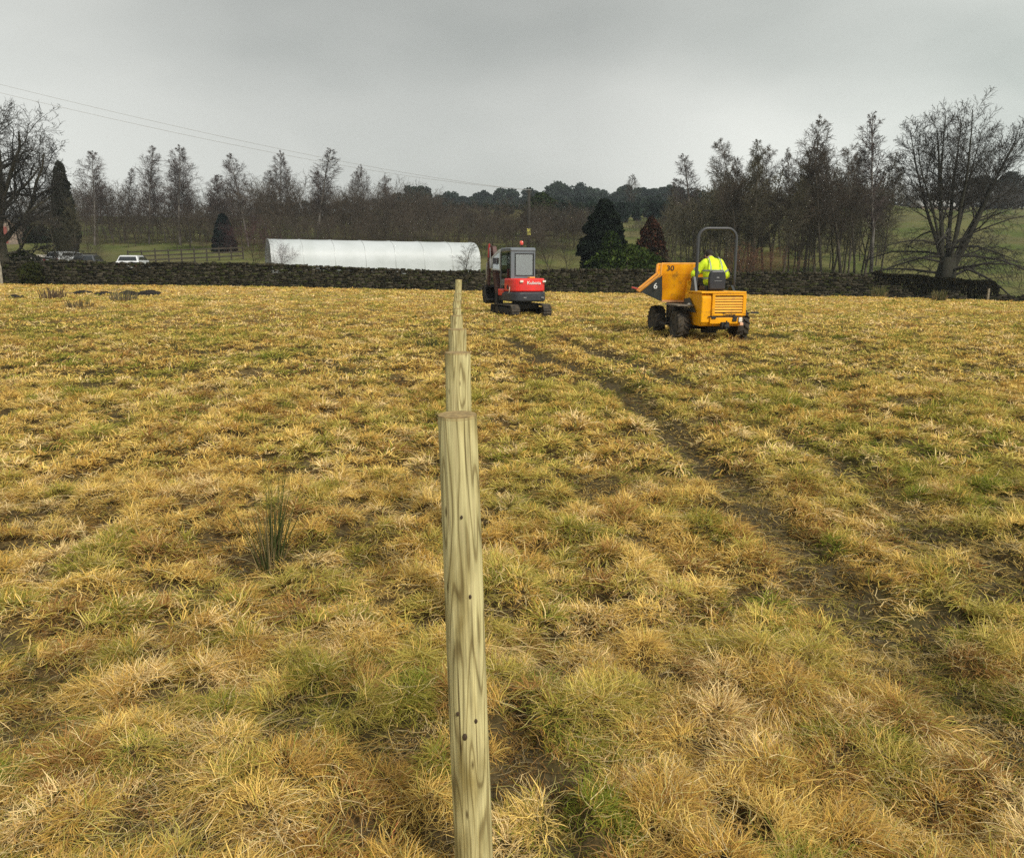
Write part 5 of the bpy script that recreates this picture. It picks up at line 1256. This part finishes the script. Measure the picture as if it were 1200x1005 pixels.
b.ball((0, .08, .12), (.17, .13, .16)); b.ball((0, .10, .36), (.19, .13, .20)); b.ball((0, .16, .50), (.21, .11, .10))
limb(b, [(0, .20, .54), (-.01, .27, .62)], [.065, .06]); b.ball((-.01, .35, .665), (.078, .098, .112)); b.ball((-.01, .445, .64), (.018, .025, .022))
b.ball((-.01, .41, .585), (.045, .045, .035))
for s in (-1, 1):
    b.ball((-.01 + s * .08, .35, .655), (.014, .024, .034))
    limb(b, arms[s], [.055, .045, .032]); limb(b, [hip[s], kn[s], an[s]], [.085, .062, .045]); limb(b, [an[s], (an[s][0], an[s][1] + .16, -.50)], [.045, .04])
    w = Vector(arms[s][2]); f0 = (w - Vector(arms[s][1])).normalized()
    p0 = w + f0 * .05; b.ball(p0, (.042, .05, .024))
    for j in range(4):
        o_ = Vector((-.03 + .02 * j, 0, 0)); L_ = (.045, .052, .048, .038)[j]
        limb(b, [p0 + o_ + f0 * .03, p0 + o_ + f0 * (.03 + L_ * .6) + Vector((0, 0, -.012)), p0 + o_ + f0 * (.03 + L_ * .7) + Vector((0, 0, -.045))], [.011, .010, .009], 8)
    limb(b, [p0 + Vector((-s * .035, 0, 0)), p0 + Vector((-s * .055, .02, -.02)), p0 + Vector((-s * .045, .045, -.04))], [.013, .011, .010], 8)
b.build('body', MSKIN, per, remesh=.011)
j = MB(); j.ball((0, .07, .10), (.225, .17, .16)); j.ball((0, .06, .27), (.245, .185, .24)); j.ball((0, .09, .42), (.255, .165, .17)); j.ball((0, .14, .50), (.235, .13, .11)); limb(j, [(0, .17, .52), (0, .22, .57)], [.11, .085])
for s in (-1, 1): limb(j, [(s * .17, .12, .49), arms[s][1], tuple(Vector(arms[s][1]).lerp(Vector(arms[s][2]), .85))], [.105, .088, .062])
jk = j.build('jacket', MHV, per, remesh=.016)
def band(zc, rx, ry, cy, nm='reflective_band', h=.034, M=None):
    m = MB(); n = 32; v = []; f = []
    for k in range(n):
        a = 2 * math.pi * k / n
        for q, e in ((-h / 2, 0), (h / 2, 0)): v.append((rx * math.cos(a), cy + ry * math.sin(a), zc + q))
    for k in range(n): f.append((2 * k, 2 * ((k + 1) % n), 2 * ((k + 1) % n) + 1, 2 * k + 1))
    return m.add(v, f, M).build(nm, MTAPE, jk, smooth=True)
band(.335, .262, .197, .065); band(.17, .25, .19, .065)
for s in (-1, 1):
    m = MB(); pts = [(s * .135, -.155 + .02, .35), (s * .135, -.125, .42), (s * .135, -.065, .50), (s * .13, .02, .585), (s * .125, .12, .625)]
    v = []; 
    for p in pts: v += [(p[0] - .014, p[1] - .012, p[2] + .004), (p[0] + .014, p[1] - .012, p[2] + .004)]
    m.add(v, [(2 * i, 2 * i + 1, 2 * i + 3, 2 * i + 2) for i in range(len(pts) - 1)]).build('reflective_strap', MTAPE, jk)
    e = Vector(arms[s][0]).lerp(Vector(arms[s][1]), .72); d = (Vector(arms[s][1]) - Vector(arms[s][0])).normalized()
    m = MB(); m.tube([e - d * .022, e + d * .022], .098, 16, cap=False).build('reflective_band', MTAPE, jk, smooth=True)
per.scale = (.99, 1.03, 1.06)
t_ = MB(); t_.ball((0, .08, .06), (.20, .17, .12))
for s in (-1, 1): limb(t_, [hip[s], kn[s], tuple(Vector(kn[s]).lerp(Vector(an[s]), .93))], [.105, .085, .065])
t_.build('trousers', MTR, per, remesh=.016)
for s in (-1, 1):
    m = MB(); limb(m, [(an[s][0], an[s][1] - .02, -.44), (an[s][0], an[s][1], -.52), (an[s][0], an[s][1] + .2, -.545)], [.06, .055, .045]); m.build('boot', BO, per, remesh=.014)
h_ = MB(); h_.ball((-.01, .336, .70), (.090, .108, .098)); h_.build('hair', MHAIR, per, smooth=True)

# ------------------------------------------------------------------ mini excavator
EX, EY = P(611.5, 330, 27.4).x, 27.1; ze = hb(EX, EY)
exc = empty('mini_excavator', (EX, EY, ze), R(21), 'red and grey mini excavator on rubber tracks with its boom folded up', 'excavator')
MTRK = mat('muddy_track', (.022, .020, .018), .9, col2=(.075, .06, .042), vscale=8, bump=.5)
for s in (-1, 1):
    x0 = s * .60; tk = MB(); r0 = .22; Lh = .74; N = 46; per_ = 4 * Lh + 2 * math.pi * r0
    def trk(u_, rr):
        u_ %= per_
        if u_ < 2 * Lh: return (-Lh + u_, .0 + r0 - rr)
        u_ -= 2 * Lh
        if u_ < math.pi * r0: a = -math.pi / 2 + u_ / r0; return (Lh + rr * math.cos(a), r0 + rr * math.sin(a))
        u_ -= math.pi * r0
        if u_ < 2 * Lh: return (Lh - u_, r0 + rr)
        u_ -= 2 * Lh; a = math.pi / 2 + u_ / r0; return (-Lh + rr * math.cos(a), r0 + rr * math.sin(a))
    vv = []; ff = []
    for i in range(N * 4):
        u_ = per_ * i / (N * 4); lug = (i % 4) < 2; ro_ = r0 + (.022 if lug else 0); a, b_ = trk(u_, ro_), trk(u_, r0 - .035)
        vv += [(x0 - .15, a[0], a[1]), (x0 + .15, a[0], a[1]), (x0 + .15, b_[0], b_[1]), (x0 - .15, b_[0], b_[1])]
    n_ = N * 4
    for i in range(n_):
        k = (i + 1) % n_
        for q in range(4): ff.append((i * 4 + q, i * 4 + (q + 1) % 4, k * 4 + (q + 1) % 4, k * 4 + q))
    tr_ = tk.add(vv, ff).build('track', MTRK, exc)
    m = MB().box(x0 - .07, x0 + .07, -.62, .62, .10, .34); m.build('track_frame', MCHS, tr_, bevel=.02)
    for yy, rr in ((-Lh, .17), (Lh, .165), (-.42, .075), (-.14, .075), (.14, .075), (.42, .075)):
        MB().lathe([(.02, x0 - .11), (rr, x0 - .10), (rr, x0 + .10), (.02, x0 + .11)], 18, 'x', Matrix.Translation((0, yy, .22 if rr > .1 else .125))).build('roller', MTRK, tr_)
MB().box(-.5, .5, -.42, .42, .28, .48).lathe([(.36, .46), (.36, .56)], 24).build('undercarriage', MCHS, exc, bevel=.02)
bl = MB(); bl.prism([(1.18, .08), (1.24, .06), (1.26, .24), (1.22, .42), (1.17, .42)], -.76, .76, 'x').build('dozer_blade', MCHS, exc, bevel=.01)
MB().box(-.42, -.34, .6, 1.2, .2, .3).box(.34, .42, .6, 1.2, .2, .3).build('blade_arm', MCHS, exc)
# upper works
upr = R(-3)
def ring(r0, h0, h1, w=.66):
    pass
hood = []; cwp = []
for k in range(19):
    a = -math.pi + math.pi * k / 18; hood.append((.645 * math.copysign(abs(math.cos(a)) ** .45, math.cos(a)), -.25 + .62 * -abs(math.sin(a)) ** .7))
hp = hood + [(.645, .10), (-.645, .10)]
cp_ = [(x_ * 1.03, y_ * 1.04 if y_ < -.25 else y_) for x_, y_ in hood] + [(.66, .35), (-.66, .35)]
MB().prism(hp, .90, 1.36, 'z').build('hood', MRED, exc, bevel=.05, seg=3)
MB().prism(cp_, .56, .895, 'z').build('counterweight', MCW, exc, bevel=.06, seg=3)
MB().box(-.62, .62, .1, .82, .56, .74).build('deck', MCHS, exc, bevel=.02)
MB().box(-.66, -.50, .15, .72, .74, .98).build('side_box', MRED, exc, bevel=.03)
MB().box(.12, .64, .1, .78, .74, 1.18).build('side_tank', MRED, exc, bevel=.05)
for xx in (-.36, .50): MB().box(xx - .06, xx + .06, -.905 if xx < 0 else -.885, -.84, 1.22, 1.29).build('rear_lamp', MPALE, exc, bevel=.012)
MB().prism([(-.34, .98), (-.18, .98), (-.20, 1.12), (-.32, 1.14)], -.66, -.60, 'x').build('side_vent', MBLK, exc, bevel=.01)
lettering('Kubota', .155, 'lettering', MWH, exc, Matrix.Translation((.10, -.885, 1.205)) @ RX90, 1.15)
for xx in (-.25, .42): MB().box(xx - .05, xx + .05, -.92, -.88, .68, .72).build('tie_point', MSTEEL, exc)
MB().box(.0, .22, -.72, -.5, 1.36, 1.41).build('exhaust_cover', mat('amber', (.8, .35, .05), .4), exc, bevel=.02)
# cab: posts, roof, panels, glass
cx0, cx1, cy0, cy1, cz0, cz1 = -.58, .34, -.42, .70, 1.30, 2.42
cab = empty('cab', (0, 0, 0)); cab.parent = exc
MB().prism([(cy0 - .02, cz1 - .14), (cy0 - .02, cz1 - .05), (cy0 + .06, cz1), (cy1 - .1, cz1), (cy1 + .02, cz1 - .06), (cy1 + .02, cz1 - .14)], cx0 - .015, cx1 + .015, 'x').build('roof', MCAB, cab, bevel=.035, seg=3)
rp_ = MB()
rp_.box(cx0, cx0 + .14, cy0, cy0 + .09, cz0, cz1 - .1).box(cx1 - .06, cx1, cy0, cy0 + .07, cz0, cz1 - .1)
rp_.box(cx0 + .14, cx1 - .06, cy0 + .003, cy0 + .06, cz0, cz0 + .17).box(cx0 + .14, cx1 - .06, cy0 + .003, cy0 + .06, cz1 - .24, cz1 - .12)
rp_.box(cx0, cx0 + .05, cy1 - .06, cy1, .75, cz1 - .1).box(cx1 - .05, cx1, cy1 - .06, cy1, .75, cz1 - .1).box(cx0 + .003, cx0 + .045, cy0 + .09, cy1 - .06, cz0 - .2, cz0 + .02)
rp_.box(cx1 - .045, cx1 - .003, cy0 + .07, cy1 - .06, .75, cz0 + .2)
rp_.build('frame', MCAB, cab, bevel=.012)
wf = MB(); wx_0, wx_1, wz0, wz1 = cx0 + .15, cx1 - .05, cz0 + .14, cz1 - .20
for a in ((wx_0, wx_1, wz0, wz0 + .03), (wx_0, wx_1, wz1 - .03, wz1), (wx_0, wx_0 + .03, wz0 + .03, wz1 - .03), (wx_1 - .03, wx_1, wz0 + .03, wz1 - .03)): wf.box(a[0], a[1], cy0 - .012, cy0 + .002, a[2], a[3])
w_ = wf.build('rear_window', MBLK, cab); MB().box(wx_0 + .03, wx_1 - .03, cy0 + .02, cy0 + .028, wz0 + .03, wz1 - .03).build('pane', MCGL, w_)
w2 = MB().box(cx0 - .008, cx0 + .006, cy0 + .10, cy0 + .13, cz0, cz1 - .16).box(cx0 - .008, cx0 + .006, cy0 + .36, cy0 + .39, cz0, cz1 - .16).build('side_window', MBLK, cab)
MB().box(cx0 + .012, cx0 + .018, cy0 + .13, cy0 + .36, cz0, cz1 - .16).build('pane', MCGL, w2)
w3 = MB().box(cx1 - .008, cx1 + .006, cy0 + .1, cy0 + .13, cz0 + .2, cz1 - .16).build('side_window', MBLK, cab); MB().box(cx1 - .02, cx1 - .012, cy0 + .13, cy1 - .07, cz0 + .2, cz1 - .16).build('pane', MCGL, w3)
w4 = MB().box(cx0 + .05, cx1 - .05, cy1 - .03, cy1 - .01, 1.52, 1.56).build('windscreen', MBLK, cab); MB().box(cx0 + .05, cx1 - .05, cy1 - .03, cy1 - .022, 1.56, cz1 - .16).build('pane', MCGL, w4)
# open glass door swung forward of the left side, and mirror
dr = MB(); D0 = Matrix.Translation((cx0 - .02, cy1 - .12, 0)) @ Matrix.Rotation(R(112), 4, 'Z')
dr.prism([(0, 1.62), (.46, 1.66), (.46, 1.70), (0, 1.66)], -.02, .02, 'y', D0).prism([(.43, 1.70), (.47, 1.70), (.47, 2.10), (.43, 2.13)], -.02, .02, 'y', D0).prism([(0, 2.34), (.43, 2.08), (.47, 2.11), (.05, 2.38), (0, 2.38)], -.02, .02, 'y', D0).prism([(0, 1.66), (.04, 1.66), (.04, 2.33), (0, 2.34)], -.02, .02, 'y', D0)
do = dr.build('door', mat('pale_door_frame', (.42, .44, .43), .5), cab); MB().prism([(.04, 1.67), (.43, 1.70), (.43, 2.08), (.04, 2.32)], -.006, .006, 'y', D0).build('pane', MDGL, do)
mi = MB().box(cx0 - .26, cx0 - .12, cy1 + .05, cy1 + .09, 1.86, 2.08).tube([(cx0, cy1, 1.8), (cx0 - .18, cy1 + .07, 1.88)], .012, 6).build('mirror', MBLK, cab, bevel=.015)
# seat in the cab
MB().box(-.36, .12, -.15, .3, 1.12, 1.24).box(-.34, .10, -.24, -.14, 1.2, 1.82, None, (.04, .04, 0, 0)).build('seat', MSEAT, cab, bevel=.04)
MB().box(-.50, -.40, -.18, .22, 1.36, 1.68).build('red_cushion', mat('red_cloth', (.35, .03, .05), .8), cab, bevel=.03)
be = MB(); be.tube([(-.02, .0, cz1), (-.02, .0, cz1 + .10)], .02, 8); bo_ = be.build('beacon', MBLK, exc)
MB().lathe([(.03, cz1 + .09), (.062, cz1 + .10), (.066, cz1 + .19), (.045, cz1 + .235), (.01, cz1 + .24)], 16, M=Matrix.Translation((-.02, 0, 0))).build('beacon_lens', mat('red_lens', (.80, .10, .07), .3, coat=.5), bo_, smooth=True)
MB().tube([(cx0 + .02, cy0, 1.36), (cx0 - .06, cy0 - .03, 1.0), (cx0 - .06, cy0 + .05, .8)], .02, 6).build('hose_guard', MPALE, exc)
# boom, arm, bucket, rams
MBM = mat('dark_red_brown_steel', (.075, .030, .024), .6, var=.3, vscale=5)
BX = -.56
bm_ = MB(); bm_.prism([(.82, .62), (1.02, .60), (1.28, 1.35), (1.52, 2.32), (1.44, 2.52), (1.34, 2.50), (1.22, 2.2), (1.0, 1.40), (.80, .90)], BX - .085, BX + .085, 'x').build('boom', MBM, exc, bevel=.02)
am = MB(); am.prism([(1.38, 2.58), (1.52, 2.56), (1.66, 2.0), (1.72, 1.10), (1.62, 1.02), (1.54, 1.1), (1.46, 1.9)], BX - .18, BX - .09, 'x').build('arm', MBM, exc, bevel=.02)
MB().prism([(1.37, 2.60), (1.50, 2.58), (1.56, 2.10), (1.44, 2.10)], BX - .20, BX - .16, 'x').build('arm_cover', mat('dull_red', (.42, .03, .03), .5), exc, bevel=.01)
bu = MB(); bu.prism([(1.60, 1.12), (1.80, .98), (1.86, .70), (1.72, .46), (1.46, .42), (1.30, .56), (1.34, .60), (1.48, .50), (1.66, .56), (1.76, .74), (1.70, .92), (1.56, 1.02)], BX - .32, BX + .10, 'x').prism([(1.60, 1.10), (1.80, .98), (1.86, .70), (1.72, .46), (1.46, .42), (1.32, .56)], BX - .32, BX - .30, 'x').prism([(1.60, 1.10), (1.80, .98), (1.86, .70), (1.72, .46), (1.46, .42), (1.32, .56)], BX + .08, BX + .10, 'x')
bu.build('bucket', MCHS, exc, bevel=.006)
MB().box(BX - .12, BX + .12, .74, 1.0, .46, .80).lathe([(.09, .40), (.09, .92)], 14, M=Matrix.Translation((BX, .88, 0))).build('swing_bracket', MCHS, exc, bevel=.015)
ra = MB().tube([(BX, 1.06, .72), (BX, 1.30, 1.30)], .045, 10).tube([(BX, 1.30, 1.30), (BX, 1.44, 1.72)], .025, 8).build('boom_ram', MBLK, exc)
MB().tube([(BX - .16, 1.30, 1.7), (BX - .16, 1.34, 2.05)], .045, 10).tube([(BX - .16, 1.34, 2.05), (BX - .16, 1.38, 2.45)], .022, 8).build('arm_ram', MSTEEL, exc)
MB().tube([(BX - .26, 1.46, 1.9), (BX - .26, 1.52, 1.35)], .032, 8).tube([(BX - .26, 1.52, 1.35), (BX - .26, 1.6, 1.08)], .018, 8).build('bucket_ram', MSTEEL, exc)

exc.scale = (.965, .965, .965); exc.location.z -= .02
# ------------------------------------------------------------------ the damp air over the valley
hz_ = bpy.data.materials.new('haze'); hz_.use_nodes = True; n, l = hz_.node_tree.nodes, hz_.node_tree.links; n.clear()
vo = n.new('ShaderNodeVolumePrincipled'); vo.inputs['Color'].default_value = (.80, .88, .95, 1); vo.inputs['Density'].default_value = .0004; vo.inputs['Anisotropy'].default_value = .2
oo = n.new('ShaderNodeOutputMaterial'); l.new(vo.outputs[0], oo.inputs['Volume'])
hv = MB().box(-1500, 1500, -30, 2450, -8, 60).build('haze', hz_); tag(hv, kind='stuff')
